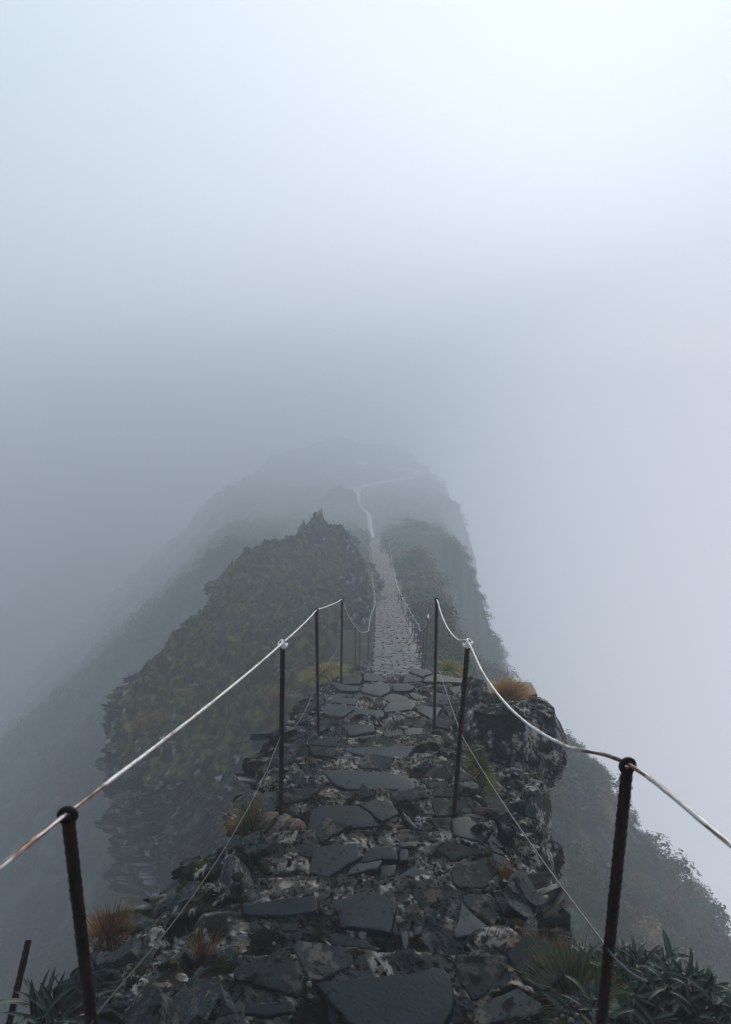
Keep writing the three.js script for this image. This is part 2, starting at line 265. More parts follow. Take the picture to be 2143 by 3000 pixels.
const rimLeft = table([[0, -0.7], [1.0, -0.66], [1.6, -0.64], [1.95, -0.8], [2.2, -1.05], [2.45, -0.9], [2.8, -0.74], [3.2, -0.60], [3.8, -0.53], [4.5, -0.56], [5.2, -0.56], [6, -0.50], [7, -0.45], [8, -0.5], [13, -0.6]]);
const rimRight = table([[0, 0.66], [1.6, 0.62], [2.1, 0.55], [2.5, 0.55], [3, 0.57], [3.6, 0.6], [4.4, 0.64], [5, 0.66], [6, 0.82], [7, 0.95], [8, 1.0], [13, 1.4]]);
const shoulder = (x, z) => blocks(x * (x < 0 ? 3.6 : 5.2) + 0.35 * z, 0.5, z * (x < 0 ? 3.2 : 4.4) - 0.5 * x);
function topY(x, z) {
  const l = pathLeft(z), r = pathRight(z), off = Math.max(l - x, x - r, 0), wild = sstep(0, 0.22, off);
  let y = lerp(stepY(x, z), -drop(z) - 0.02 - 0.35 * Math.max(0, off - 0.15) ** 1.2, wild);
  const b = shoulder(x, z), c = blocks(x * 11 + 5, 0.5, z * 9);
  y += lerp(0.012, x < 0 ? 0.10 : 0.11, wild) * b.h + lerp(0.012, 0.045, wild) * c.h + lerp(0.018, 0.03, wild) * fbm(x * 3, 0, z * 3, 5) + 0.007 * fbm(x * 26, 3, z * 26, 3) - 0.03 * sstep(0.13, 0, b.edge) * wild;
  for (const s of slabs) if (x > s.box[0] && x < s.box[1] && z > s.box[2] && z < s.box[3]) { if (inPoly(s.pts, x, z)) y = Math.min(y, slabY(s, x, z) - 0.012); }
  return y;
}
const sideLeft = [[0, 0], [0.06, 0.05], [0.12, 0.22], [0.17, 0.7], [0.3, 1.6], [0.7, 3.4], [1.6, 7]], sideRight = [[0, 0], [0.07, 0.06], [0.17, 0.24], [0.3, 0.6], [0.42, 1.05], [0.5, 1.7], [0.75, 3.3], [1.6, 7]];
function along(list, s) { const L = [0]; for (let i = 1; i < list.length; i++) L.push(L[i - 1] + Math.hypot(list[i][0] - list[i - 1][0], list[i][1] - list[i - 1][1])); const d = s * L[L.length - 1]; for (let i = 1; i < list.length; i++) if (d <= L[i] || i === list.length - 1) { const t = (d - L[i - 1]) / (L[i] - L[i - 1]), a = list[i - 1], b = list[i], n = Math.hypot(b[0] - a[0], b[1] - a[1]); return [lerp(a[0], b[0], t), lerp(a[1], b[1], t), (b[1] - a[1]) / n, (b[0] - a[0]) / n, d]; } }
const flare = table([[0, 0.5], [1.7, 0.6], [2.1, 0.75], [2.7, 1], [3.1, 1.15], [4, 1.5], [4.8, 1.3], [6, 1.1], [13, 1]]);
const ridge = thing('ridge', 'narrow rocky ridge crest with slate steps falling away on both sides', null, null, 'structure');
{
  const rows = []; for (let z = 0.35; z < 13; z += 0.0075 + 0.0019 * z) rows.push(z);
  const nL = 95, nT = 190, nR = 110, cols = nL + nT + nR, pos = [], col = [], uv = [], idx = [];
  for (const z of rows) {
    const wob = 0.06 * fbm(z * 1.7, 1, 4, 3), wob2 = 0.05 * fbm(z * 1.9, 7, 4, 3), xl = rimLeft(z) + wob, xr = rimRight(z) + wob2;
    for (let c = 0; c < cols; c++) {
      let x, y, zz = z, px, k;
      if (c >= nL && c < nL + nT) { x = lerp(xl, xr, (c - nL) / (nT - 1)); y = topY(x, z); px = x; k = z > 7.6 && x > pathLeft(z) && x < pathRight(z) ? [0.025, 0.026, 0.027] : (() => { const w = sstep(-0.02, 0.06, Math.max(pathLeft(z) - x, x - pathRight(z)) + 0.05 * N3(x * 6, 1, z * 6)); return w < 1 ? mix3(mortar(x, y, z), w > 0 ? rubble(x, y, z, shoulder(x, z), 0.09, 0.05, 0.05) : [0, 0, 0], w) : rubble(x, y, z, shoulder(x, z), 0.09, x < 0 ? 0.07 : 0.03, 0.05); })(); }
      else {
        const left = c < nL, s = Math.pow(left ? (nL - c) / nL : (c - nL - nT + 1) / nR, 1.9), [dx, dy, nx, ny, d] = along(left ? sideLeft : sideRight, s), sg = left ? -1 : 1;
        x = (left ? xl : xr) + sg * dx * (left ? 1 : flare(z)); const rimY = topY(left ? xl : xr, z); y = rimY - dy;
        const g = sstep(0, 0.16, d), b = blocks(x * 3.4 + y * 0.6, y * 2.1, z * 2.6), b2 = blocks(x * 13 + 3, y * 4.5, z * 12), f = fbm(x * 1.6, y * 1.6, z * 1.6 + 9, 4);
        const h = g * ((left ? 0.22 : 0.17) * b.h + 0.10 * b2.h + 0.14 * f + 0.08 * ridged(x * 4.5, y * 2.2, z * 4.5, 5) - 0.05 * sstep(0.1, 0, b.edge) + 0.012 * fbm(x * 20, y * 20, z * 20, 2));
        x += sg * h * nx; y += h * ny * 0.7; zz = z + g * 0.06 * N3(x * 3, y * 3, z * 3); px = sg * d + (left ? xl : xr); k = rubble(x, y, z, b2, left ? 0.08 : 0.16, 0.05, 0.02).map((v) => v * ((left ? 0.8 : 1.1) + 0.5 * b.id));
      }
      pos.push(x, y, -zz); uv.push(px, z); col.push(...k);
    }
  }
  for (let r = 0; r + 1 < rows.length; r++) for (let c = 0; c + 1 < cols; c++) { const a = r * cols + c; idx.push(a, a + 1, a + cols, a + 1, a + cols + 1, a + cols); }
  part('rock_face', geom(pos, idx, col, uv), M.rock, ridge);
}
// slabs: rough-edged plates with a worn upper edge
function slabGeo(s, seed) {
  const r = rngOf(seed), edge = [];
  for (let i = 0; i < s.pts.length; i++) {
    const a = s.pts[i], b = s.pts[(i + 1) % s.pts.length], L = Math.hypot(b[0] - a[0], b[1] - a[1]), n = Math.max(1, Math.round(L / 0.03)), nx = (b[1] - a[1]) / L, nz = -(b[0] - a[0]) / L;
    for (let k = 0; k < n; k++) { const t = k / n, j = (k ? 0.006 : 0.002) * (N3(a[0] * 30 + t * L * 45, a[1] * 30, seed) + 0.5 * (r() - 0.5)); edge.push([lerp(a[0], b[0], t) + nx * j, lerp(a[1], b[1], t) + nz * j]); }
  }
  const area = edge.reduce((q, p, i) => { const w = edge[(i + 1) % edge.length]; return q + p[0] * w[1] - w[0] * p[1]; }, 0); if (area < 0) edge.reverse();
  const cx = s.xc, cz = s.zc, n = edge.length, pos = [], uv = [], idx = [];
  const ring = (inset, dy) => edge.forEach(([x, z]) => { const d = Math.hypot(x - cx, z - cz), k = Math.max(0, 1 - inset / d), X = cx + (x - cx) * k, Z = cz + (z - cz) * k; pos.push(X, slabY(s, X, Z) + dy + 0.003 * N3(X * 5, Z * 5, seed) + 0.0012 * N3(X * 22, Z * 22, seed), -Z); uv.push(X, Z + dy * 3); });
  ring(-0.004, -0.06); ring(0, -0.012); ring(0.002, -0.003); ring(0.006, 0);
  for (let q = 0; q < 3; q++) for (let i = 0; i < n; i++) { const j = (i + 1) % n, a = q * n + i, b = q * n + j; idx.push(a, a + n, b, b, a + n, b + n); }
  const top = 3 * n, flat = THREE.ShapeUtils.triangulateShape(edge.map(([x, z]) => new THREE.Vector2(x, z)), []);
  for (const [a, b, c] of flat) idx.push(top + a, top + c, top + b);
  const g = geom(pos, idx, null, uv), nor = g.attributes.normal, p0 = g.attributes.position;   // faces up whichever way the ring ran
  if (nor.getY(top) < 0) { const ix = g.index.array; for (let i = 0; i < ix.length; i += 3) { const t = ix[i]; ix[i] = ix[i + 1]; ix[i + 1] = t; } g.computeVertexNormals(); }
  return g;
}
const pathThing = thing('path', 'stone footpath of slate slabs running along the ridge', null, null, 'structure');
slabs.forEach((s, i) => part('paving_slab', slabGeo(s, 100 + i), slates[s.tint], pathThing));

// ---------------------------------------------------------------- the land beyond: ridge, spur on the right, valley on the left
const landLeft = table([[5, -0.3], [9, -0.3], [12, -0.8], [28, -0.6], [34, -3], [51.3, -8.55], [101.7, -18], [177.3, -27], [276, -26], [339, -16], [402, -8]]);
const landRight = table([[5, 1.2], [12, 1.7], [28, 2.3], [51.3, 5.13], [101.7, 9.2], [177.3, 14.5], [244.5, 16.5], [307.5, 13], [402, 6]]);
const spurEdge = table([[4, 15], [16, 12.2], [18, 11.5], [20, 10.8], [22, 9.8], [24, 8.6], [27, 8.3], [30, 6.3], [32, 4.6], [34, 4.4], [42, 7], [101.7, 14], [177.3, 19.5], [244.5, 21], [307.5, 18], [402, 9]]);
const bump = (x, z, cx, cz, r, h) => h * Math.exp(-((x - cx) ** 2 + (z - cz) ** 2) / (r * r));
function landY(x, z) {
  const xl = landLeft(z), xr = landRight(z), pl = pathLeft(z), pr = pathRight(z); let y = -drop(z) - 0.06;
  const off = Math.max(0, pl - 0.1 - x, x - pr - 0.1), w = Math.max(sstep(0, 1.2, off), sstep(118, 132, z));
  y += w * (bump(x, z, -20, 270, 30, 4) + bump(x, z, -11, 288, 12, 6) + bump(x, z, 5, 305, 9, 3) + bump(x, z, -3.8, 121, 4, 3.8));
  y += w * (bump(x, z, 3.8, 56, 5, 1.4) + bump(x, z, -8, 82, 11, 0.8) + bump(x, z, -18, 150, 17, 1.2) + bump(x, z, 2.6, 33, 1.6, 0.8));
  if (x < xl) {
    const d = Math.max(0, xl - x - (z > 45 ? 0.04 * z * (0.6 + fbm(z * 0.045, 3, 1, 3)) : 0)), valley = 12 + 0.9 * -x + 0.15 * Math.max(0, z - 20), cliff = lerp(-y, Math.max(-y, valley), sstep(0, 1.3, d)), slope = -y + 0.9 * d * sstep(-0.3 * Math.abs(xl) - 1, 0.5 * Math.abs(xl), d);
    const bottom = 12 + 0.9 * -x + 0.15 * Math.max(0, z - 20) + 0.012 * Math.max(0, z - 38) ** 2;
    y = -lerp(cliff, Math.min(slope, Math.max(-y, bottom)), sstep(22, 40, z));
  }
  if (x > xr) {
    const d = Math.max(0, x - xr - (z > 45 ? 0.04 * z * (0.6 + fbm(z * 0.04, 9, 1, 3)) : 0)), flank = 8.2 + 0.9 * x - 0.019 * z, cliff = lerp(-y, Math.max(-y, flank), sstep(0, 1.5, d)), slope = -y + 2.3 * d;
    y = -lerp(cliff, slope, sstep(24, 34, z));
    y -= lerp(2.6, 0.45, sstep(34, 46, z)) * Math.max(0, x - spurEdge(z) - 0.5 * N3(x * 0.2, z * 0.35, 8)) ** 1.1;
  }
  const rough = 0.08 + sstep(0.6, 5, off) * 0.6;
  return y + w * rough * (fbm(x * 0.22, 1, z * 0.22, 5) * 1.3 + 0.25 * ridged(x * 0.6, y * 0.6, z * 0.6, 4));
}
function landColor(x, y, z) {
  const a = fbm(x * 0.25, y * 0.25, z * 0.25, 4), b = fbm(x * 1.1, y * 1.1, z * 1.1, 4), c = fbm(x * 5, y * 5, z * 5, 3);
  let k = mix3([0.012, 0.015, 0.009], [0.026, 0.027, 0.015], sstep(-0.4, 0.4, b));
  k = mix3(k, [0.10, 0.088, 0.062], sstep(0.12, 0.42, a * 0.7 + b * 0.5) * (x > 0 ? 0.8 : 0.3));
  k = mix3(k, [0.07, 0.072, 0.075], sstep(0.3, 0.45, fbm(x * 0.8 + 40, y * 0.8, z * 0.8, 4)));
  if (z < 62 && x > pathLeft(z) && x < pathRight(z)) k = [0.025, 0.026, 0.027];
  return k.map((v) => v * (1 + 0.5 * c));
}
{
  const xs = [], zs = []; for (let x = 0, d = 0.16; x < 170; x += d, d = 0.16 + x * 0.018) { xs.push(x + 0.6); if (x > 0) xs.unshift(-x + 0.6); } while (xs[xs.length - 1] > 24) xs.pop();
  for (let z = 6, d; z < 400; z += d) { d = 0.14 + Math.max(0, z - 12) * 0.009; zs.push(z); }
  const pos = [], col = [], idx = [], C = xs.length;
  for (const z of zs) for (const x of xs) { const y = landY(x, z); pos.push(x, Math.max(y, -110), -z); col.push(...landColor(x, y, z)); }
  for (let r = 0; r + 1 < zs.length; r++) for (let c = 0; c + 1 < C; c++) { const a = r * C + c; idx.push(a, a + 1, a + C, a + 1, a + C + 1, a + C); }
  const hills = part('hills', geom(pos, idx, col), M.far, scene); tag(hills, 'mountain ridge and steep vegetated slopes fading into the fog', null, null, 'structure');
}
{ // unseen slope added behind the camera, raised to block sky and shade the foreground
  const pos = [], col = [], idx = [], n = 90;
  for (let j = 0; j <= n; j++) for (let i = 0; i <= n; i++) {
    const x = (i / n - 0.5) * 16, zw = -0.35 + (j / n) * 9, ax = Math.abs(x);
    let y = -1.36 + 0.1 * zw + 11 * sstep(0.3, 2.4, zw) + 0.0 - 0.9 * Math.max(0, ax - 0.8) * sstep(3, 0, zw) - 0.6 * Math.max(0, ax - 4);
    y += sstep(0.2, 1, zw + ax * 0.3) * (0.5 * fbm(x * 0.7, 2, zw * 0.7, 4) + 0.35 * blocks(x * 1.3, y, zw * 1.3).h);
    pos.push(x, y, zw); col.push(...rockColor(x, y, zw, 0, 0.1));
  }
  for (let j = 0; j < n; j++) for (let i = 0; i < n; i++) { const a = j * (n + 1) + i; idx.push(a, a + n + 1, a + 1, a + 1, a + n + 1, a + n + 2); }
  tag(part('shade_slope', geom(pos, idx, col), M.far, scene), 'added unseen rock slope behind the viewpoint that shades the foreground', null, null, 'structure');
}

// ---------------------------------------------------------------- crag on the left, block on the right
function crag(parent, name, rim, c, side, o) {   // walls up to a rim of points, then the top from the rim to the middle
  const R = o.cols, perim = new THREE.CatmullRomCurve3(rim, true, 'centripetal').getLength(), spline = new THREE.CatmullRomCurve3(rim, true, 'centripetal').getSpacedPoints(R); spline.pop();
  const rows = [], NS = o.side, NT = o.top; for (let i = 0; i < NS; i++) rows.push([0, Math.pow(1 - i / NS, 1.3)]); for (let i = 0; i <= NT; i++) rows.push([1, 1 - (i / NT) * (o.grid ? 0.05 : 1)]);
  const few = spline.filter((_, i) => i % Math.floor(R / 70) === 0), high = (x, z) => { let a = 0, n = 0; for (const p of few) { const w = 1 / (0.02 + ((p.x - x) ** 2 + (p.z - z) ** 2) ** 1.5); a += w * p.y; n += w; } return a / n; };
  const relief = (x, y, z, top) => { const f = o.freq, b = blocks(x * f, y * f * (top ? 1 : 0.75), z * f), b2 = blocks(x * f * 2.7 + 4, y * f * 2.2, z * f * 2.7); return 0.9 * b.h + 0.36 * b2.h + 0.75 * fbm(x * f * 0.35, y * f * 0.35, z * f * 0.35 + 3, 4) + 0.16 * ridged(x * f * 2, y * f * 2, z * f * 2, 4) - 0.22 * sstep(0.1, 0, b.edge); };
  const pos = [], col = [], idx = [], uv = [];
  for (const [top, t] of rows) for (let i = 0; i < R; i++) {
    const p = spline[i], q = spline[(i + 1) % R], o0 = spline[(i + R - 1) % R]; let tx = q.x - o0.x, tz = q.z - o0.z; const tl = Math.hypot(tx, tz); tx /= tl; tz /= tl;
    let ox = -tz, oz = tx; if (ox * (p.x - c.x) + oz * (p.z - c.z) < 0) { ox = -ox; oz = -oz; }
    let x, y, z, nx, ny, nz, amp;
    if (top && o.grid) { const w = t; x = lerp(c.x, p.x, w); z = lerp(c.z, p.z, w); y = lerp(high(x, z) + o.dome(x, z), p.y, sstep(0.95, 1, w)); nx = 0; ny = 1; nz = 0; amp = o.topAmp * lerp(0.3, 1.3, sstep(0.05, 0, w - 0.95)); }
    else if (top) { const w = t; x = lerp(c.x, p.x, w); z = lerp(c.z, p.z, w); y = lerp(c.y, p.y, w * w * (3 - 2 * w) * 0.6 + 0.4 * w); nx = 0; ny = 1; nz = 0; amp = o.topAmp * sstep(0, 0.06, 1 - w) + 0.3 * o.topAmp; }
    else { const d = t * o.depth, s = side(d, i / R, p); x = p.x + ox * s; z = p.z + oz * s; y = p.y - d; nx = ox; ny = 0.25; nz = oz; amp = o.sideAmp * sstep(0.1, 0.9, d) + 0.25 * o.topAmp; }
    const h = relief(x, y, z, top);
    x += nx * h * amp; y += ny * h * amp; z += nz * h * amp;
    pos.push(x, y, z); uv.push(top ? x : i / R * perim, top ? z : y); col.push(...o.color(x, y, z, top, t, i / R));
  }
  for (let r = 0; r + 1 < rows.length; r++) for (let i = 0; i < R; i++) { const a = r * R + i, b = r * R + (i + 1) % R; idx.push(a, b, a + R, b, b + R, a + R); }
  if (o.grid) {   // the top as an even sheet
    const inner = spline.filter((_, i) => i % 8 === 0).map((p) => [lerp(c.x, p.x, 0.965), lerp(c.z, p.z, 0.965)]), xs = inner.map((p) => p[0]), zs = inner.map((p) => p[1]), x0 = Math.min(...xs), z0 = Math.min(...zs), nx = Math.ceil((Math.max(...xs) - x0) / o.grid), nz = Math.ceil((Math.max(...zs) - z0) / o.grid), id = new Int32Array((nx + 1) * (nz + 1)).fill(-1);
    for (let j = 0; j <= nz; j++) for (let i = 0; i <= nx; i++) {
      const x = x0 + i * o.grid + 0.4 * o.grid * N3(i * 0.9, j * 0.9, 1), z = z0 + j * o.grid + 0.4 * o.grid * N3(i * 0.9, j * 0.9, 7); if (!inPoly(inner, x, z)) continue;
      let y = high(x, z) + o.dome(x, z); y += relief(x, y, z, 1) * o.topAmp * 1.3 * (o.rough ? o.rough(x, z) : 1); id[j * (nx + 1) + i] = pos.length / 3; pos.push(x, y, z); uv.push(x, z); col.push(...o.color(x, y, z, 1, 0.5, 0));
    }
    for (let j = 0; j < nz; j++) for (let i = 0; i < nx; i++) { const a = id[j * (nx + 1) + i], b = id[j * (nx + 1) + i + 1], d = id[(j + 1) * (nx + 1) + i], e = id[(j + 1) * (nx + 1) + i + 1]; if (a >= 0 && b >= 0 && d >= 0) idx.push(a, d, b); if (b >= 0 && d >= 0 && e >= 0) idx.push(b, d, e); }
  }
  const g = geom(pos, idx, col, uv); const nor = g.attributes.normal;
  let up = 0; for (let i = NS * R + R * 2; i < (NS + 4) * R; i++) up += nor.getY(i);
  if (up < 0) { const ix = g.index.array, stop = (rows.length - 1) * R * 6; for (let i = 0; i < stop; i += 3) { const t = ix[i]; ix[i] = ix[i + 1]; ix[i + 1] = t; } g.computeVertexNormals(); }
  return part(name, g, o.mat || M.rock, parent);
}
const cragRim = [[365, 2120, 13.5], [395, 2020, 14.8], [420, 1962, 15.6], [520, 1862, 17.6], [600, 1800, 19], [655, 1755, 20.5], [650, 1690, 22.2], [690, 1640, 24], [745, 1605, 25.5], [870, 1570, 27.5], [940, 1532, 29.5], [1000, 1550, 29], [1045, 1605, 27], [1075, 1665, 24.5], [1090, 1745, 21], [1082, 1810, 17.8], [1020, 1900, 15.2], [930, 2020, 13.2], [850, 2110, 12.5], [760, 2165, 12.2], [600, 2185, 12.2], [470, 2165, 12.5]].map(([u, v, d]) => P(u, v, d));
const cragThing = thing('rock_crag', 'huge mossy crag with a dark cliff front left of the path', 'crag');
const cragFront = (p) => sstep(-15, -13, p.z);
const cragBody = crag(cragThing, 'rock', cragRim, P(850, 1850, 19.5), (d, a, p) => { const k = cragFront(p); return 0.25 * sstep(0, 0.6, d) + lerp(0.12 * d, -0.17 * d * sstep(0.8, 3, d), k); }, {
  cols: 1700, side: 170, top: 8, grid: 0.042, depth: 5, topAmp: 0.30, dome: (x, z) => 0.25 * fbm(x * 0.35, 1, z * 0.35, 3) + 0.12 * sstep(-25, -28, z), rough: (x, z) => 1 + 0.25 * sstep(-25.5, -28, z), sideAmp: 0.5, freq: 1.6, mat: std({ vertexColors: true, roughness: 0.85, specularIntensity: 0.06, flatShading: true }),
  color: (x, y, z, top, t) => {
    const a = fbm(x * 0.8, y * 0.8, z * 0.8, 4), b = fbm(x * 3.2, y * 3.2, z * 3.2, 4), c = fbm(x * 6, y * 6, z * 6, 2), q = blocks(x * 6.5, y * 6.5, z * 6.5);
    let k = mix3([0.006, 0.008, 0.009], [0.05, 0.06, 0.064], sstep(-0.1, 0.45, b + 0.3 * a)).map((v) => v * (0.5 + q.id));
    if (q.id > 0.9) k = mix3(k, [0.17, 0.185, 0.19], sstep(0.05, 0.2, q.edge + 0.15 * c));
    k = mix3(k, [0.15, 0.165, 0.17], (top ? 1 : 0.5) * sstep(0.2, 0.4, b + 0.2 * a));
    if (!top) k = mix3(k, mix3([0.06, 0.062, 0.064], [0.20, 0.20, 0.195], sstep(-0.2, 0.3, b + 0.6 * c)), 0.8 * sstep(-1.2, -0.4, x + 0.3 * a) * sstep(-13.2, -14.5, z));
    const moss = top ? sstep(-0.2, -0.06, a * 0.7 + b * 0.5 + 0.2 * sstep(1, 0.9, t) - 0.45 * sstep(-25.5, -28, z + 0.8 * a) - 0.4 * sstep(-1.5, -0.5, x + 0.5 * a)) : sstep(0.25, 0.4, b + (t < 0.14 ? 0.3 : -0.1));
    const m = mix3(mix3([0.009, 0.011, 0.004], [0.070, 0.076, 0.020], sstep(-0.35, 0.6, b + 0.5 * c)), [0.055, 0.032, 0.012], 0.6 * sstep(0.2, 0.4, fbm(x * 0.7 + 9, y, z * 0.7, 3)) * sstep(-16, -13.5, z));
    return mix3(k, m, moss);
  },
});
const blockRim = [[1405, 2060, 5.3], [1400, 2085, 4.8], [1480, 2095, 4.62], [1560, 2085, 4.7], [1612, 2100, 4.75], [1624, 2075, 5.1], [1580, 2042, 5.6], [1500, 2025, 5.9], [1430, 2030, 5.9]].map(([u, v, d]) => P(u, v, d));
const blockThing = thing('rock_block', 'overhanging square-topped rock buttress on the right beyond the cable', 'rock');
crag(blockThing, 'rock', blockRim, P(1500, 2058, 5.25), (d, a, p) => 0.1 * sstep(0, 0.25, d) - 0.12 * sstep(0.35, 0.8, d) - 0.2 * d * sstep(0.4, 1.2, d), {
  cols: 420, side: 150, top: 60, depth: 2.6, topAmp: 0.045, sideAmp: 0.15, freq: 5,
  color: (x, y, z) => rubble(x, y, z, blocks(x * 10, y * 4, z * 10), 0.2, 0.02, 0.02).map((v) => v * 1.35),
});
const buttresses = [[[1390, 2275, 4.3], [1400, 2330, 3.9], [1480, 2352, 3.75], [1560, 2338, 3.8], [1594, 2300, 4.0], [1570, 2258, 4.4], [1480, 2245, 4.6]], [[1400, 2440, 3.5], [1420, 2492, 3.2], [1500, 2512, 3.1], [1578, 2492, 3.15], [1592, 2440, 3.35], [1560, 2390, 3.7], [1470, 2385, 3.8]], [[1445, 2600, 2.85], [1466, 2660, 2.62], [1530, 2692, 2.55], [1592, 2672, 2.6], [1600, 2610, 2.8], [1560, 2550, 3.05], [1490, 2545, 3.1]], [[1340, 2060, 6.0], [1350, 2090, 5.4], [1400, 2110, 5.1], [1425, 2080, 5.3], [1420, 2000, 6.2], [1370, 1985, 6.6]]];
for (const rim of buttresses) {
  const pts = rim.map(([u, v, d]) => P(u, v, d)), c = pts.reduce((q, p) => q.addScaledVector(p, 1 / pts.length), new THREE.Vector3()); c.y += 0.05;
  crag(ridge, 'rock_buttress', pts, c, (d) => 0.05 * sstep(0, 0.2, d) + 0.04 * d, { cols: 300, side: 110, top: 40, depth: 2.2, topAmp: 0.05, sideAmp: 0.11, freq: 6, color: (x, y, z) => rubble(x, y, z, blocks(x * 11, y * 4, z * 11), 0.2, 0.04, 0.02).map((v) => v * 1.2) });
}

// ---------------------------------------------------------------- railing: rebar posts and steel cables
function postGeo(h, fine) {
  const n = fine ? 14 : 8, rows = Math.round(h / (fine ? 0.0035 : 0.02)), pos = [], col = [], idx = [];
  for (let j = 0; j <= rows; j++) for (let i = 0; i < n; i++) {
    const y = (j / rows) * h, a = (i / n) * 2 * Math.PI, q = (y / 0.021 + a / Math.PI) % 1, rib = Math.sin(Math.PI * q) ** 6 * Math.abs(Math.sin(a + 0.6)) ** 0.5, seam = Math.abs(Math.cos(a)) > 0.985 ? 0.0015 : 0;
    const R = 0.0108 + (fine ? 0.0016 * rib + seam : 0.001) + 0.0006 * N3(y * 30, a, 2), s = fbm(y * 9, a * 0.6, 5, 3);
    pos.push(Math.cos(a) * R, y, Math.sin(a) * R); col.push(...mix3([0.010, 0.0055, 0.0048], [0.036, 0.013, 0.008], sstep(-0.2, 0.5, s)));
  }
  for (let j = 0; j < rows; j++) for (let i = 0; i < n; i++) { const a = j * n + i, b = j * n + (i + 1) % n; idx.push(a, a + n, b, b, a + n, b + n); }
  return geom(pos, idx, col);
}
const ringGeo = new THREE.TorusGeometry(0.0125, 0.0062, 10, 22); ringGeo.setAttribute('color', new THREE.Float32BufferAttribute(new Array(ringGeo.attributes.position.count).fill([0.016, 0.010, 0.009]).flat(), 3));
function tieGeo() { const g = []; for (let k = 0; k < 5; k++) { const t = new THREE.TorusGeometry(0.0135 + 0.001 * (k % 2), 0.0048, 8, 18); t.rotateX(Math.PI / 2 + 0.12 * ((k % 3) - 1)); t.translate(0, (k - 2) * 0.0082, 0); g.push(t); } return mergeGeometries(g); }
const TIE = tieGeo(), protos = {};
function post(base, top, label, group, o = {}) {
  const h = base.distanceTo(top), fine = base.z > -8, t = thing('railing_post', label, 'post', group), key = fine ? 'f' + h.toFixed(2) : 'c' + h.toFixed(1);
  t.position.copy(base); t.quaternion.setFromUnitVectors(new THREE.Vector3(0, 1, 0), top.clone().sub(base).normalize());
  protos[key] ||= postGeo(h, fine); part('rod', protos[key], M.rebar, t);
  if (fine || o.ring) { const r = part('eyelet', ringGeo, M.rebar, t); r.position.y = h + 0.008; r.rotation.y = o.turn || 0.15; }
  if (o.tie) { const w = part('tie', TIE, M.tie, t); w.position.set(0, h + 0.004, 0); w.rotation.set(o.tie[0], 0, o.tie[1]); }
  if (o.scale) t.children.forEach((c) => c.scale.setX(o.scale));
  return t;
}
const L1 = P(200, 2400, 1.07), L2 = P(829, 1890, 3.18), L3 = P(928, 1792, 4.81), L4 = P(1003, 1760, 6.8), R1 = P(1838, 2254, 1.21), R2 = P(1371, 1888, 3.14), R3 = P(1280, 1760, 4.96);
const NEAR = 'rebar posts of the handrail nearest the viewpoint';
post(P(283, 3120, 1.10), L1, 'rusty ribbed post nearest the viewpoint at the left edge of the photo', NEAR);
post(P(823, 2412, 3.18), L2, 'rusty post with white cable tie rising from a round stone on the left', NEAR, { tie: [0.3, 0.75] });
post(P(933, 2166, 4.81), L3, 'rusty post on the left, next after the one set in a round stone', NEAR);
post(P(1000, 2020, 6.8), L4, 'rusty post on the left standing at the crest where the cable top bends down', NEAR);
post(P(1752, 3110, 1.21), R1, 'thick rusty ribbed post in front of the leafy bush at lower right', NEAR);
post(P(1328, 2420, 3.14), R2, 'leaning rusty post with white binding on the right of the steps', NEAR, { tie: [0.2, -0.5] });
post(P(1272, 2150, 4.96), R3, 'tallest-reaching rusty post on the right side of the crest', NEAR);
// posts along the far path, each by its foot and its head in the photo
const FAR = 'thin posts along the far cobbled path', farR = [], farL = [];
const rightFar = [[1243, 1976, 1254, 1806], [1236, 1976, 1243, 1840], [1228, 1968, 1232, 1848], [1222, 1930, 1226, 1828], [1214, 1904, 1217, 1815], [1208, 1882, 1209, 1802], [1198, 1840, 1199, 1782], [1192, 1826, 1193, 1772], [1183, 1800, 1184, 1758], [1176, 1784, 1177, 1744], [1168, 1764, 1169, 1728], [1160, 1738, 1161, 1704]];
const leftFar = [[1041, 1974, 1041, 1832], [1055, 1980, 1055, 1852], [1078, 1976, 1080, 1850], [1085, 1880, 1086, 1800], [1098, 1836, 1099, 1770]];
for (const [list, out, side] of [[rightFar, farR, 'right'], [leftFar, farL, 'left']]) list.forEach(([u, v, a, b], i) => {
  let base = G(u, Math.min(v, 1966), 0), z = Math.max(-base.z, 11.2 + i * 0.9); base = P(u, v, z); const top = P(a, b, z); out.push(top);
  base.y -= 0.12;
  const nth = ['nearest', 'second', 'third', 'fourth', 'fifth', 'sixth', 'seventh', 'eighth', 'ninth', 'tenth', 'eleventh', 'farthest'][i];
  post(base, top, `thin dark post on the ${side} edge of the far cobbled path, ${side === 'left' && i === 4 ? 'farthest' : nth} of that row`, FAR, i === 0 && side === 'right' ? { tie: [0, 0], ring: true } : {});
});
// old bent rod by the plant at the lower left
{ const t = thing('rusty_rod', 'thin bare rod leaning in front of the spiky plant at lower left', 'rod'), a = P(18, 3040, 1.5), b = P(84, 2756, 1.62); t.position.copy(a); t.quaternion.setFromUnitVectors(new THREE.Vector3(0, 1, 0), b.clone().sub(a).normalize()); const m = part('rod', postGeo(Number(a.distanceTo(b).toFixed(2)), true), M.rebar, t); m.scale.set(0.75, 1, 0.75); }

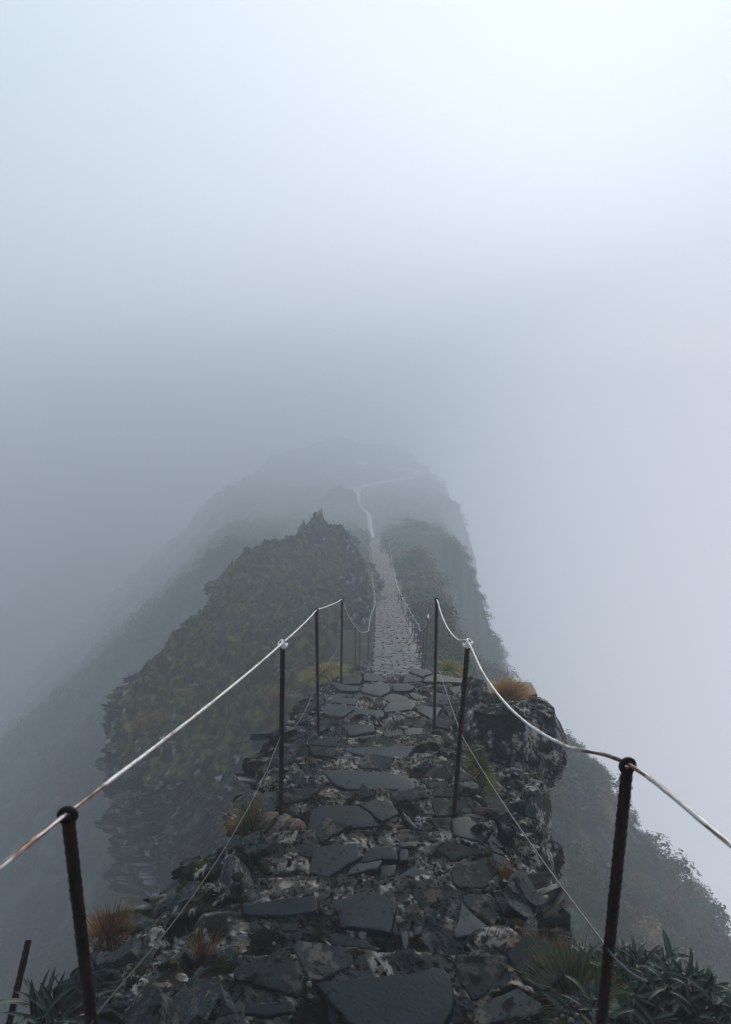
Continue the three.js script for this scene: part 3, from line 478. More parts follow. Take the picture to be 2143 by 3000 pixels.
function cableGeo(pts, R, o) {   // twisted wire rope
  const curve = new THREE.CatmullRomCurve3(pts, false, 'centripetal'), L = curve.getLength(), step = o.step, n = Math.round(L / step), rad = o.rad, pos = [], col = [], idx = [], v = new THREE.Vector3();
  const U = new THREE.Vector3(), S = new THREE.Vector3();
  for (let i = 0; i <= n; i++) {
    const u = i / n, p = curve.getPointAt(u), t = curve.getTangentAt(u); S.crossVectors(t, new THREE.Vector3(0, 1, 0)).normalize(); U.crossVectors(S, t);
    const s = u * L;
    for (let k = 0; k < rad; k++) {
      const a = (k / rad) * 2 * Math.PI, rr = R * (1 + 0.09 * Math.cos(6 * a - s * 110)) + R * 0.18 * Math.max(0, fbm(s * 9, 3, 1, 2));
      v.copy(p).addScaledVector(S, Math.cos(a) * rr).addScaledVector(U, Math.sin(a) * rr); pos.push(v.x, v.y, v.z);
      const near = o.knots.reduce((m, q) => Math.min(m, q.distanceTo(p)), 9), rust = sstep(0.12, 0.42, fbm(s * 5, Math.cos(a) * 0.5, Math.sin(a) * 0.5 + o.seed, 3) + 0.75 * sstep(0.34, 0.03, near) + o.rust);
      col.push(...mix3(mix3(o.color, o.color.map((x) => x * 0.7), sstep(0, 0.4, N3(s * 30, a, 1))), mix3([0.17, 0.075, 0.04], [0.035, 0.018, 0.014], sstep(-0.1, 0.3, N3(s * 24, 2, a * 0.3))), rust));
    }
  }
  for (let i = 0; i < n; i++) for (let k = 0; k < rad; k++) { const a = i * rad + k, b = i * rad + (k + 1) % rad; idx.push(a, b, a + rad, b, b + rad, a + rad); }
  return geom(pos, idx, col);
}
function run(knots, sag) { const out = []; knots.forEach((p, i) => { out.push(p.clone()); if (i + 1 < knots.length) { const q = knots[i + 1], s = sag[i] ?? 0.03; for (const t of [0.2, 0.4, 0.6, 0.8]) { const m = p.clone().lerp(q, t); m.y -= s * 4 * t * (1 - t); out.push(m); } } }); return out; }
const up = (p, d = 0.012) => { const q = p.clone(); q.y += d; return q; };
const WHITE = [0.46, 0.475, 0.475], farTail = (list) => list.map((p) => up(p, 0.01));
const R0 = new THREE.Vector3(0.56, -0.10, 0.9), L0 = new THREE.Vector3(-0.56, -0.12, 0.9);
const topR = part('handrail_cable', cableGeo(run([R0, up(R1), up(R2), up(R3), ...farTail(farR), P(1140, 1586, 43)], [0.03, 0.125, 0.09, 0.1, 0.05, 0.04, 0.04, 0.05, 0.05, 0.04, 0.06, 0.05, 0.06, 0.06, 0.06, 0.15]), 0.0041, { step: 0.006, rad: 12, knots: [R1], color: WHITE, seed: 1, rust: -0.12 }), M.cable, scene);
tag(topR, 'pale steel rope sagging between the tops of the right-hand posts', 'cable');
const topL = part('handrail_cable', cableGeo(run([L0, up(L1), up(L2), up(L3), up(L4), farL[0], ...farTail(farL.slice(1)), P(1083, 1590, 43)], [0.02, 0.012, 0.008, 0.006, 0.05, 0.02, 0.02, 0.05, 0.06, 0.1]), 0.0041, { step: 0.006, rad: 12, knots: [L1], color: WHITE, seed: 4, rust: -0.1 }), M.cable, scene);
tag(topL, 'pale taut steel rope along the tops of the left-hand posts', 'cable');
const lowR = [P(1900, 2880, 0.8), P(1778, 2775, 1.21), P(1352, 2150, 3.14), P(1287, 1962, 4.96)], lowL = [P(230, 3040, 1.0), P(275, 2985, 1.09), P(827, 2152, 3.2), P(930, 1982, 4.83), P(1000, 1880, 6.82)];
const lineColor = [0.05, 0.06, 0.066];
tag(part('guard_cable', cableGeo(run(lowR, [0.01, 0.03, 0.01]), 0.0020, { step: 0.01, rad: 8, knots: [], color: lineColor, seed: 6, rust: -0.4 }), M.cable, scene), 'thin grey steel line halfway up the right-hand posts', 'cable');
tag(part('guard_cable', cableGeo(run(lowL, [0.01, 0.10, 0.10, 0.03]), 0.0016, { step: 0.01, rad: 8, knots: [], color: [0.012, 0.013, 0.014], seed: 7, rust: -0.4 }), M.cable, scene), 'thin dark slack line hanging outside the left-hand posts', 'cable');

// ---------------------------------------------------------------- far cobbled path
{
  const r = rngOf(21), variants = [];
  for (let v = 0; v < 8; v++) {
    const n = 6 + (v % 3), pos = [], idx = [], uv = [], ring = []; for (let i = 0; i < n; i++) { const a = ((i + 0.35 * (r() - 0.5)) / n) * 2 * Math.PI, k = 0.84 + 0.24 * r(), c = Math.cos(a), q = Math.sin(a), m = Math.max(Math.abs(c), Math.abs(q)) ** 0.55; ring.push([(c / m) * 0.5 * k, (q / m) * 0.5 * k]); }
    for (const [k, y] of [[1, -0.6], [1, -0.06], [0.9, 0]]) for (const [x, z] of ring) { pos.push(x * k, y + (k < 1 ? 0.05 * (r() - 0.5) : 0), -z * k); uv.push(x * 0.2, z * 0.2); }
    for (let q = 0; q < 2; q++) for (let i = 0; i < n; i++) { const j = (i + 1) % n, a = q * n + i, b = q * n + j; idx.push(a, b, a + n, b, b + n, a + n); }
    for (let i = 1; i + 1 < n; i++) idx.push(2 * n, 2 * n + i, 2 * n + i + 1);
    const g = geom(pos, idx, null, uv).toNonIndexed(); g.computeVertexNormals(); variants.push(g);
  }
  const mats = [slates[0], slates[2], slates[4], slates[4]].map((m) => { const q = m.clone(); q.roughness = 0.55; q.specularIntensity = 0.2; return q; }), rest = []; let count = 0;
  const e = new THREE.Euler(), q = new THREE.Quaternion();
  for (let z = 9.6; z < 62; z += 0.082 + Math.max(0, z - 14) * 0.002 + r() * 0.015) {
    const l = pathLeft(z) + 0.02, w = pathRight(z) - 0.02 - l; let x = l + r() * 0.05;
    while (x < l + w) {
      const sx = (0.1 + r() * 0.13) * (1 + Math.max(0, z - 20) * 0.012), sz = (0.085 + r() * 0.045) * (1 + Math.max(0, z - 14) * 0.02), zz = z + (r() - 0.5) * 0.05;
      const y = -drop(zz) + 0.0 + r() * 0.022, slope = (drop(zz + 0.3) - drop(zz)) / 0.3;
      q.setFromEuler(e.set(-Math.atan(slope) + (r() - 0.5) * 0.16 + 0.12, (r() - 0.5) * 0.5, (r() - 0.5) * 0.14));
      const m = new THREE.Matrix4().compose(new THREE.Vector3(x + sx / 2, y, -zz), q, new THREE.Vector3(sx * 1.1, 0.09, sz * 1.12)), v = Math.floor(r() * 8), t = Math.floor(r() * 4);
      if (z > 10.9 && count < 225) { count++; const c = part('paving_slab', variants[v], mats[t], pathThing); m.decompose(c.position, c.quaternion, c.scale); } else rest.push([v, m, t]);
      x += sx + 0.002 + r() * 0.006;
    }
  }
  const all = new THREE.InstancedMesh(variants[0], std({ color: 0xffffff, map: slateMap, roughness: 0.55, specularIntensity: 0.2 }), rest.length); all.name = 'cobbles'; all.userData.kind = 'stuff';
  rest.forEach(([v, m, t], i) => { all.setMatrixAt(i, m); const k = [0.022, 0.030, 0.040, 0.052][t]; all.setColorAt(i, new THREE.Color().setRGB(k * 0.95, k, k * 1.06)); });
  shadows(all); pathThing.add(all);
}
function onLand(u, v, from = 20) { const [x, r] = ray(u, v); for (let z = from; z < 390; z += 0.25) if (r * z > -landY(x * z, z)) return new THREE.Vector3(x * z, landY(x * z, z), -z); return null; }
const trailPts = [];
{ // the winding stretch on the far hill
  const mid = [[1093, 1585], [1086, 1545], [1072, 1500], [1052, 1462], [1046, 1442], [1064, 1424], [1125, 1411], [1190, 1402], [1228, 1390], [1205, 1377], [1150, 1371], [1095, 1364]].map(([u, v]) => onLand(u, v, 60)).filter(Boolean);
  const c = new THREE.CatmullRomCurve3(mid, false, 'centripetal'), pos = [], col = [], idx = [], n = 160, wide = 5;
  for (let i = 0; i <= n; i++) {
    const p = c.getPointAt(i / n); trailPts.push(p); const t = c.getTangentAt(i / n), s = new THREE.Vector3(-t.z, 0, t.x).normalize(), w = (0.005 + 0.0045 * sstep(0.35, 0.6, i / n) + 0.0015 * N3(i * 0.1, 1, 1)) * -p.z;
    for (let k = 0; k < wide; k++) { const a = (k / (wide - 1) - 0.5) * 2, x = p.x + s.x * a * w, z = p.z + s.z * a * w; pos.push(x, landY(x, -z) + 0.22 - (Math.abs(a) === 1 ? 0.5 : 0), z); const g = 0.3 + 0.05 * N3(x * 0.8, 1, z * 0.8); col.push(g, g, g * 1.02); }
  }
  for (let i = 0; i < n; i++) for (let k = 0; k < wide - 1; k++) { const a = i * wide + k; idx.push(a, a + 1, a + wide, a + 1, a + wide + 1, a + wide); }
  part('trail', geom(pos, idx, col), std({ vertexColors: true, roughness: 0.9, side: THREE.DoubleSide }), pathThing);
}
{ // signboard by the far bend
  const p = onLand(1058, 1366, 100) || P(1058, 1366, 200), t = thing('signboard', 'tilted white board beside the far bend of the path', 'sign'), k = -p.z / 2000;
  t.position.copy(p); t.rotation.y = 0.35;
  const panel = new THREE.BoxGeometry(30 * k, 13 * k, 0.08); const b = part('board', panel, M.board, t); b.position.set(0, 10 * k, 0); b.rotation.set(-0.7, 0, -0.42);
  for (const s of [-1, 1]) { const l = part('leg', new THREE.CylinderGeometry(0.05, 0.06, 12 * k, 8), M.wood, t); l.position.set(s * 9 * k, 4 * k, -0.15); }
}
// ---------------------------------------------------------------- stones
const stoneGeos = [];
for (let v = 0; v < 14; v++) {
  const r = rngOf(300 + v), planes = []; for (let i = 0; i < 11; i++) { const n = new THREE.Vector3(r() - 0.5, (r() - 0.5) * (v % 3 ? 1 : 1.8), r() - 0.5).normalize(); planes.push([n, 0.62 + 0.35 * r()]); }
  const g = new THREE.IcosahedronGeometry(1, 12), p = g.attributes.position, col = [], uv = [], d = new THREE.Vector3(), flavour = v % 4;
  for (let i = 0; i < p.count; i++) {
    d.fromBufferAttribute(p, i).normalize(); let k = 1; for (const [n, o] of planes) { const c = d.dot(n); if (c > 0.05) k = Math.min(k, o / c); }
    k *= 1 + 0.03 * fbm(d.x * 2 + v, d.y * 2, d.z * 2, 4) + 0.012 * ridged(d.x * 6, d.y * 6 + v, d.z * 6, 3);
    p.setXYZ(i, d.x * k, d.y * k, d.z * k);
    let c = rockColor(d.x * 0.22 + v * 3, d.y * 0.22, d.z * 0.22, flavour === 1 ? 0.18 : 0.05, 0); if (flavour === 2) c = mix3(c, [0.085, 0.06, 0.048], 0.75); if (flavour === 0) c = mix3(c, [0.045, 0.054, 0.06], 0.5);
    col.push(...c); uv.push(d.x * 0.2 + d.z * 0.11, d.y * 0.2 + d.z * 0.13);
  }
  g.setAttribute('color', new THREE.Float32BufferAttribute(col, 3)); g.setAttribute('uv', new THREE.Float32BufferAttribute(uv, 2)); g.deleteAttribute('normal');
  g.computeVertexNormals(); const mm = mergeVertices(g, 1e-4); mm.computeVertexNormals(); stoneGeos.push(mm);
}
function stone(parent, at, size, v, rot) { const m = part('stone', stoneGeos[v % 14], M.stone, parent); m.position.copy(at); m.scale.set(...size); m.rotation.set(...rot); return m; }
function plateGeo(seed, w, d, h) {   // an angular piece of split slate about the origin
  const r = rngOf(seed), n = 5 + Math.floor(r() * 3), pts = []; for (let i = 0; i < n; i++) { const a = ((i + 0.6 * (r() - 0.5)) / n) * 2 * Math.PI, k = 0.75 + 0.35 * r(); pts.push([Math.cos(a) * w * k, Math.sin(a) * d * k]); }
  const s = { pts, xc: 0, zc: 0, y: 0, kx: (r() - 0.5) * 0.15, kz: (r() - 0.5) * 0.15 }, top = slabGeo(s, seed), p = top.attributes.position;
  for (let i = 0; i < p.count; i++) if (p.getY(i) < -0.03) { p.setY(i, p.getY(i) - h); p.setX(i, p.getX(i) * 1.12); p.setZ(i, p.getZ(i) * 1.12); }
  const uv = top.attributes.uv; for (let i = 0; i < p.count; i++) uv.setXY(i, (p.getX(i) + 0.4 * p.getY(i)) * 0.35 + seed * 0.37, (p.getZ(i) + 0.9 * p.getY(i)) * 0.35 + seed * 0.21);
  top.computeVertexNormals(); return top;
}
{
  const r = rngOf(1234), geos = []; for (let i = 0; i < 16; i++) geos.push(plateGeo(700 + i, 0.5 + 0.5 * r(), 0.4 + 0.4 * r(), 0.35));
  const lay = (x, z, size, tilt) => { const m = part('slate_plate', geos[Math.floor(r() * 16)], crust[Math.floor(r() * 3)], ridge); m.position.set(x, topY(x, z) + size * 0.10, -z); m.rotation.set((r() - 0.5) * 0.35 + 0.12, r() * 6.3, 0, 'YXZ'); m.rotateOnWorldAxis(new THREE.Vector3(0, 0, 1), tilt + (r() - 0.5) * 0.35); m.scale.set(size, size * (0.5 + 0.5 * r()), size); };
  for (let i = 0; i < 46; i++) { const z = 1.62 + r() ** 1.2 * 2.9, x = lerp(rimLeft(z) - 0.03, pathLeft(z) - 0.05, r()); lay(x, z, 0.06 + 0.10 * r() ** 1.5, 0.42); }
  for (let i = 0; i < 26; i++) { const z = 4.3 + r() * 2.8, x = lerp(rimLeft(z) + 0.02, pathLeft(z) - 0.02, r()); lay(x, z, 0.07 + 0.09 * r(), 0.3); }
  for (let i = 0; i < 44; i++) { const z = 1.7 + r() ** 1.2 * 5.2, x = lerp(pathRight(z) + 0.02, rimRight(z) + 0.14, r()); lay(x, z, 0.05 + 0.08 * r() ** 1.5, -0.4); }
}
{
  const r = rngOf(77);
  // plates and blocks along both shoulders
  for (let i = 0; i < 34; i++) { const z = 1.6 + r() ** 1.3 * 5.4, x = lerp(rimLeft(z) - 0.08, pathLeft(z) - 0.06, r()), y = topY(x, z), s = 0.025 + r() ** 2 * 0.075; stone(ridge, new THREE.Vector3(x, y - s * 0.1, -z), [s * (0.9 + r()), s * (0.22 + 0.3 * r()), s * (0.8 + r() * 0.9)], [0, 3, 4, 5, 7, 8, 9, 11, 12, 13][Math.floor(r() * 10)], [(r() - 0.5) * 0.6, r() * 6, (r() - 0.5) * 0.6 + 0.25]); }
  for (let i = 0; i < 30; i++) { const z = 1.65 + r() ** 1.3 * 5.2, x = lerp(pathRight(z) + 0.0, rimRight(z) + 0.1, r()), y = topY(x, z), s = 0.022 + r() ** 2 * 0.06; stone(ridge, new THREE.Vector3(x, y - s * 0.15, -z), [s * (0.9 + r()), s * (0.35 + 0.6 * r()), s * (0.8 + r() * 0.9)], Math.floor(r() * 14), [(r() - 0.5) * 0.6, r() * 6, (r() - 0.5) * 0.6 - 0.25]); }
  for (const [u, v, w, h, k] of [[1505, 2722, 66, 46, 1], [1335, 2572, 106, 44, 5], [1447, 2772, 176, 62, 9], [1466, 2684, 58, 36, 1], [1392, 2690, 44, 30, 2], [1426, 2738, 60, 40, 6], [788, 2302, 84, 60, 5], [1300, 2610, 130, 36, 4], [1250, 2490, 110, 60, 5], [1380, 2120, 70, 60, 5], [1385, 2020, 90, 90, 9]]) {
    const g = G(u, v), k2 = Math.hypot(g.y, g.z) / 2000; stone(ridge, g, [w * k2 * 0.42, h * k2 * 0.36, (w + h) * k2 * 0.22], k, [(r() - 0.5) * 0.3, r() * 6, (r() - 0.5) * 0.3]);
  }
  // the round stone that the second left post stands in
  const t = thing('round_stone', 'rounded beige stone at the foot of the tied left-hand post', 'stone'), g = P(815, 2432, 3.12); t.position.copy(g);
  const mk = (sx, sy, sz, v, c) => { const q = new THREE.IcosahedronGeometry(1, 14), p = q.attributes.position, col = [], uv = [], d = new THREE.Vector3(); for (let i = 0; i < p.count; i++) { d.fromBufferAttribute(p, i); const k = 1 + 0.09 * fbm(d.x * 1.3 + v, d.y * 1.3, d.z * 1.3, 3) - 0.05 * sstep(0.05, 0, Math.abs(d.x * 0.8 + d.z * 0.5 - 0.2 + 0.1 * N3(d.x * 3, d.y * 3, d.z * 3))); p.setXYZ(i, d.x * k * sx, d.y * k * sy, d.z * k * sz); const b = fbm(d.x * 3 + v, d.y * 3, d.z * 3, 4); col.push(...mix3(mix3(c, c.map((x) => x * 0.6), sstep(-0.3, 0.4, b)), [0.20, 0.185, 0.17], sstep(0.3, 0.45, fbm(d.x * 6, d.y * 6, d.z * 6 + v, 3)))); uv.push(d.x * 0.15 + d.z * 0.1, d.y * 0.15 + d.z * 0.07); } q.setAttribute('color', new THREE.Float32BufferAttribute(col, 3)); q.setAttribute('uv', new THREE.Float32BufferAttribute(uv, 2)); q.deleteAttribute('normal'); const m = mergeVertices(q, 1e-5); m.computeVertexNormals(); return m; };
  const a = part('boulder', mk(0.16, 0.105, 0.13, 2, [0.10, 0.088, 0.078]), M.stone, t); a.position.set(-0.03, -0.035, 0);
  const b = part('cobble', mk(0.075, 0.08, 0.08, 9, [0.115, 0.075, 0.058]), M.stone, t); b.position.set(0.085, 0.0, 0.04); b.rotation.z = 0.3;
  const p = part('base_slab', stoneGeos[4], M.stone, t); p.scale.set(0.19, 0.035, 0.14); p.position.set(-0.02, -0.13, 0.03);
  // loose grit and chips
  const n = 1100, chips = new THREE.InstancedMesh(new THREE.DodecahedronGeometry(1, 0), std({ roughness: 0.9, specularIntensity: 0.3 }), n), m4 = new THREE.Matrix4(), qq = new THREE.Quaternion(), ee = new THREE.Euler(); let c = 0;
  while (c < n) { const z = 1.5 + r() ** 1.5 * 5.8, x = lerp(rimLeft(z), rimRight(z), r()); if (slabs.some((s) => inPoly(s.pts, x, z)) || fbm(x * 3, 1, z * 3, 3) + 0.25 * r() < 0.02) continue; const s = 0.0025 + r() ** 3 * 0.009; qq.setFromEuler(ee.set(r() * 6, r() * 6, r() * 6)); m4.compose(new THREE.Vector3(x, topY(x, z) + s * 0.2, -z), qq, new THREE.Vector3(s, s * (0.4 + 0.5 * r()), s * (0.7 + 0.8 * r()))); chips.setMatrixAt(c, m4); const k = r() < 0.2 ? 0.08 + 0.07 * r() : 0.02 + 0.05 * r(); chips.setColorAt(c, new THREE.Color().setRGB(k * 1.04, k, k * 0.95)); c++; }
  chips.name = 'grit'; chips.userData.kind = 'stuff'; shadows(chips); ridge.add(chips);
}
// ---------------------------------------------------------------- moss cushions
{
  const r = rngOf(91), gs = [0, 1, 2].map((v) => { const q = new THREE.IcosahedronGeometry(1, 9), p = q.attributes.position, col = [], d = new THREE.Vector3(); for (let i = 0; i < p.count; i++) { d.fromBufferAttribute(p, i); const f = fbm(d.x * 7, d.y * 7 + v * 9, d.z * 7, 3), k = 1 + 0.16 * fbm(d.x * 1.6, d.y * 1.6 + v * 5, d.z * 1.6, 2) + 0.07 * f; p.setXYZ(i, d.x * k, d.y * k * 0.6, d.z * k); col.push(...mix3([0.008, 0.009, 0.004], v === 2 ? [0.050, 0.044, 0.008] : [0.016, 0.016, 0.005], sstep(-0.3, 0.4, f + 0.2 * d.y))); } q.setAttribute('color', new THREE.Float32BufferAttribute(col, 3)); q.deleteAttribute('normal'); const m = mergeVertices(q, 1e-4); m.computeVertexNormals(); return m; });
  const put = (x, z, s, v) => { const m = part('moss_cushion', gs[v], M.moss, ridge); m.position.set(x, topY(x, z) + s * 0.05, -z); m.scale.set(s * (0.8 + r() * 0.8), s * (0.6 + 0.4 * r()), s * (0.8 + r() * 0.6)); m.rotation.y = r() * 6; };
  for (let i = 0; i < 260; i++) { const z = 1.6 + r() * 2.4, x = lerp(rimLeft(z) - 0.02, pathLeft(z) - 0.02, r()); if (shoulder(x, z).edge > 0.14) continue; put(x, z, 0.008 + r() ** 2 * 0.018, r() < 0.1 ? 2 : r() < 0.5 ? 1 : 0); }
  for (let i = 0; i < 45; i++) { const z = 1.7 + r() * 3.4, x = lerp(pathRight(z), rimRight(z) + 0.02, r()); put(x, z, 0.01 + r() ** 2 * 0.02, r() < 0.1 ? 2 : r() < 0.5 ? 1 : 0); }
}
// ---------------------------------------------------------------- grass and leaves
function blades(n, o, seed) {   // tuft of curved blades about the origin
  n = Math.round(n * (o.w < 0.006 ? 1.7 : 1));
  const r = rngOf(seed), pos = [], col = [], idx = [];
  for (let i = 0; i < n; i++) {
    const a = r() * 2 * Math.PI, rad = Math.sqrt(r()) * o.r * 0.55, L = o.h * (0.55 + 0.65 * r()), lean = (o.lean ?? 0.5) * (0.1 + 0.9 * rad / o.r + 0.7 * r()), w = o.w * (0.45 + 0.45 * r()), ca = Math.cos(a), sa = Math.sin(a), tw = (r() - 0.5) * 1.6, x0 = ca * rad, z0 = sa * rad, s = 5, at = pos.length / 3, q = r();
    const base = mix3([0.018, 0.022, 0.006], [0.03, 0.022, 0.008], r()), tip = o.colors[Math.floor(q * o.colors.length)].map((c) => c * (0.6 + 0.7 * r()));
    for (let k = 0; k <= s; k++) {
      const t = k / s, out = lean * L * t * t * 0.8 + (o.swirl ?? 0.12) * L * Math.sin(t * 2 + q * 9) * t, y = L * t * Math.max(0.05, 1 - (o.droop ?? 0.35) * lean * t), ww = w * (1 - t ** 1.8) + 0.0003, dx = -sa * Math.cos(tw * t) - ca * 0.3 * Math.sin(tw), dz = ca * Math.cos(tw * t) - sa * 0.3 * Math.sin(tw), c = mix3(base, tip, Math.pow(t, 0.7));
      pos.push(x0 + ca * out + dx * ww, y, z0 + sa * out + dz * ww, x0 + ca * out - dx * ww, y + ww * 0.3, z0 + sa * out - dz * ww); col.push(...c, ...c);
      if (k < s) idx.push(at + 2 * k, at + 2 * k + 1, at + 2 * k + 2, at + 2 * k + 1, at + 2 * k + 3, at + 2 * k + 2);
    }
  }
  return geom(pos, idx, col);
}
const ORANGE = [[0.20, 0.078, 0.016], [0.15, 0.075, 0.02], [0.24, 0.115, 0.03], [0.07, 0.06, 0.016]], MIXED = [[0.18, 0.08, 0.02], [0.09, 0.085, 0.024], [0.06, 0.075, 0.022], [0.20, 0.15, 0.055]], GREEN = [[0.045, 0.07, 0.022], [0.06, 0.08, 0.025], [0.03, 0.052, 0.02], [0.14, 0.105, 0.03]], STRAW = [[0.34, 0.27, 0.07], [0.26, 0.22, 0.05], [0.15, 0.14, 0.03]];
function tuft(at, label, n, o, seed, tilt = [0, 0]) { const m = part('grass_tuft', blades(n, o, seed), M.grass, scene); m.position.copy(at); m.rotation.set(tilt[0], 0, tilt[1]); return tag(m, label, 'grass', 'grass tufts on the ridge'); }
tuft(P(735, 2432, 3.02), 'orange and green grass tuft beside the round stone under the tied left post', 190, { r: 0.13, h: 0.13, w: 0.0022, lean: 0.8, colors: MIXED }, 401, [0, 0.25]);
tuft(P(322, 2752, 2.12), 'bushy orange-brown grass tuft right of the nearest left post', 300, { r: 0.12, h: 0.10, w: 0.002, lean: 0.7, colors: ORANGE }, 402);
tuft(P(592, 2835, 1.96), 'upright orange grass tuft at the lower left edge of the rock', 70, { r: 0.045, h: 0.13, w: 0.002, lean: 0.5, colors: ORANGE }, 403, [0, -0.15]);
tuft(P(830, 2912, 1.80), 'small green and yellow grass tuft left of the nearest slab', 90, { r: 0.08, h: 0.065, w: 0.0018, lean: 1.1, colors: GREEN }, 404);
tuft(P(1492, 2046, 5.35), 'domed orange grass tuft on top of the rock buttress', 700, { r: 0.22, h: 0.14, w: 0.003, lean: 0.9, colors: [[0.42, 0.20, 0.04], [0.36, 0.17, 0.04], [0.30, 0.18, 0.05]] }, 405);
tuft(P(1462, 2628, 2.5), 'orange grass tuft on the right rim below the second post', 190, { r: 0.09, h: 0.14, w: 0.002, lean: 0.6, colors: ORANGE }, 406, [0, -0.35]);
tuft(P(1585, 2880, 1.92), 'large orange grass tuft left of the leafy bush', 380, { r: 0.15, h: 0.12, w: 0.0022, lean: 0.8, colors: ORANGE }, 407, [0, -0.1]);
tuft(P(1690, 2965, 1.72), 'long green grass tuft in front of the leafy bush', 200, { r: 0.14, h: 0.17, w: 0.0026, lean: 0.9, colors: GREEN }, 408, [0, 0.1]);
tuft(P(1185, 2482, 2.86), 'tiny pale grass sprig in a joint of the steps', 30, { r: 0.035, h: 0.05, w: 0.0012, lean: 1, colors: STRAW }, 409);
tuft(P(915, 2395, 3.4), 'tiny grass sprig beside the long slate slab', 22, { r: 0.03, h: 0.045, w: 0.0012, lean: 1, colors: STRAW }, 410);
tuft(P(1035, 1992, 7.1), 'short yellow-green grass at the left edge of the crest', 90, { r: 0.1, h: 0.07, w: 0.002, lean: 1, colors: STRAW }, 411);
tuft(P(945, 1978, 7.6), 'yellow-green grass mat hanging over the ledge left of the crest', 500, { r: 0.42, h: 0.11, w: 0.003, lean: 1.6, droop: 0.6, colors: STRAW }, 412, [0, 0.2]);
tuft(P(1318, 1962, 6.6), 'yellow-green grass mat on the ledge right of the crest', 300, { r: 0.26, h: 0.08, w: 0.003, lean: 1.4, droop: 0.6, colors: STRAW }, 413, [0, -0.15]);
tuft(P(812, 2062, 12.3), 'orange grass tuft behind the tied left post on the crag', 150, { r: 0.3, h: 0.34, w: 0.008, lean: 0.7, colors: ORANGE }, 414);
tuft(P(786, 2120, 12.0), 'lower orange grass tuft behind the tied left post on the crag', 110, { r: 0.22, h: 0.26, w: 0.008, lean: 0.7, colors: ORANGE }, 415);
tuft(P(442, 2126, 12.7), 'right one of two orange grass tufts at the front edge of the crag', 120, { r: 0.28, h: 0.3, w: 0.008, lean: 0.7, colors: ORANGE }, 416);
tuft(P(408, 2152, 12.5), 'left one of two orange grass tufts at the front edge of the crag', 120, { r: 0.28, h: 0.3, w: 0.008, lean: 0.7, colors: ORANGE }, 417);
tuft(P(548, 2048, 14.0), 'small orange grass tuft amid the moss of the crag', 80, { r: 0.2, h: 0.25, w: 0.008, lean: 0.7, colors: ORANGE }, 418);
tuft(P(1395, 2260, 3.75), 'olive grass and moss hanging on the right cliff beside the guard cable', 360, { r: 0.2, h: 0.17, w: 0.002, lean: 1.3, droop: 0.8, colors: [[0.09, 0.085, 0.02], [0.05, 0.055, 0.015], [0.14, 0.12, 0.03]] }, 419, [0, -0.9]);
function leafGeo(L, w, curl, seed) {
  const pos = [], col = [], idx = [], n = 8, r = rngOf(seed), fold = 0.35 + 0.2 * r(); let y = 0, x = 0, ang = 0.35;
  for (let i = 0; i <= n; i++) {
    const t = i / n, ww = w * Math.pow(Math.sin(Math.PI * Math.min(0.97, 0.1 + 0.88 * t)), 0.75) * (t > 0.94 ? 0.3 : 1);
    for (const s of [-1, -0.5, 0, 0.5, 1]) { pos.push(x - Math.sin(ang) * 0, y + Math.abs(s) * ww * fold, s * ww); const c = mix3([0.010, 0.017, 0.012], [0.032, 0.048, 0.040], 0.35 + 0.4 * Math.abs(s) + 0.3 * N3(t * 4, s * 2, seed)); col.push(...(s === 0 ? [0.055, 0.068, 0.054] : c)); }
    x += (L / n) * Math.cos(ang - curl * t); y += (L / n) * Math.sin(ang - curl * t);
  }
  for (let i = 0; i < n; i++) for (let k = 0; k < 4; k++) { const a = i * 5 + k; idx.push(a, a + 1, a + 5, a + 1, a + 6, a + 5); }
  return geom(pos, idx, col);
}
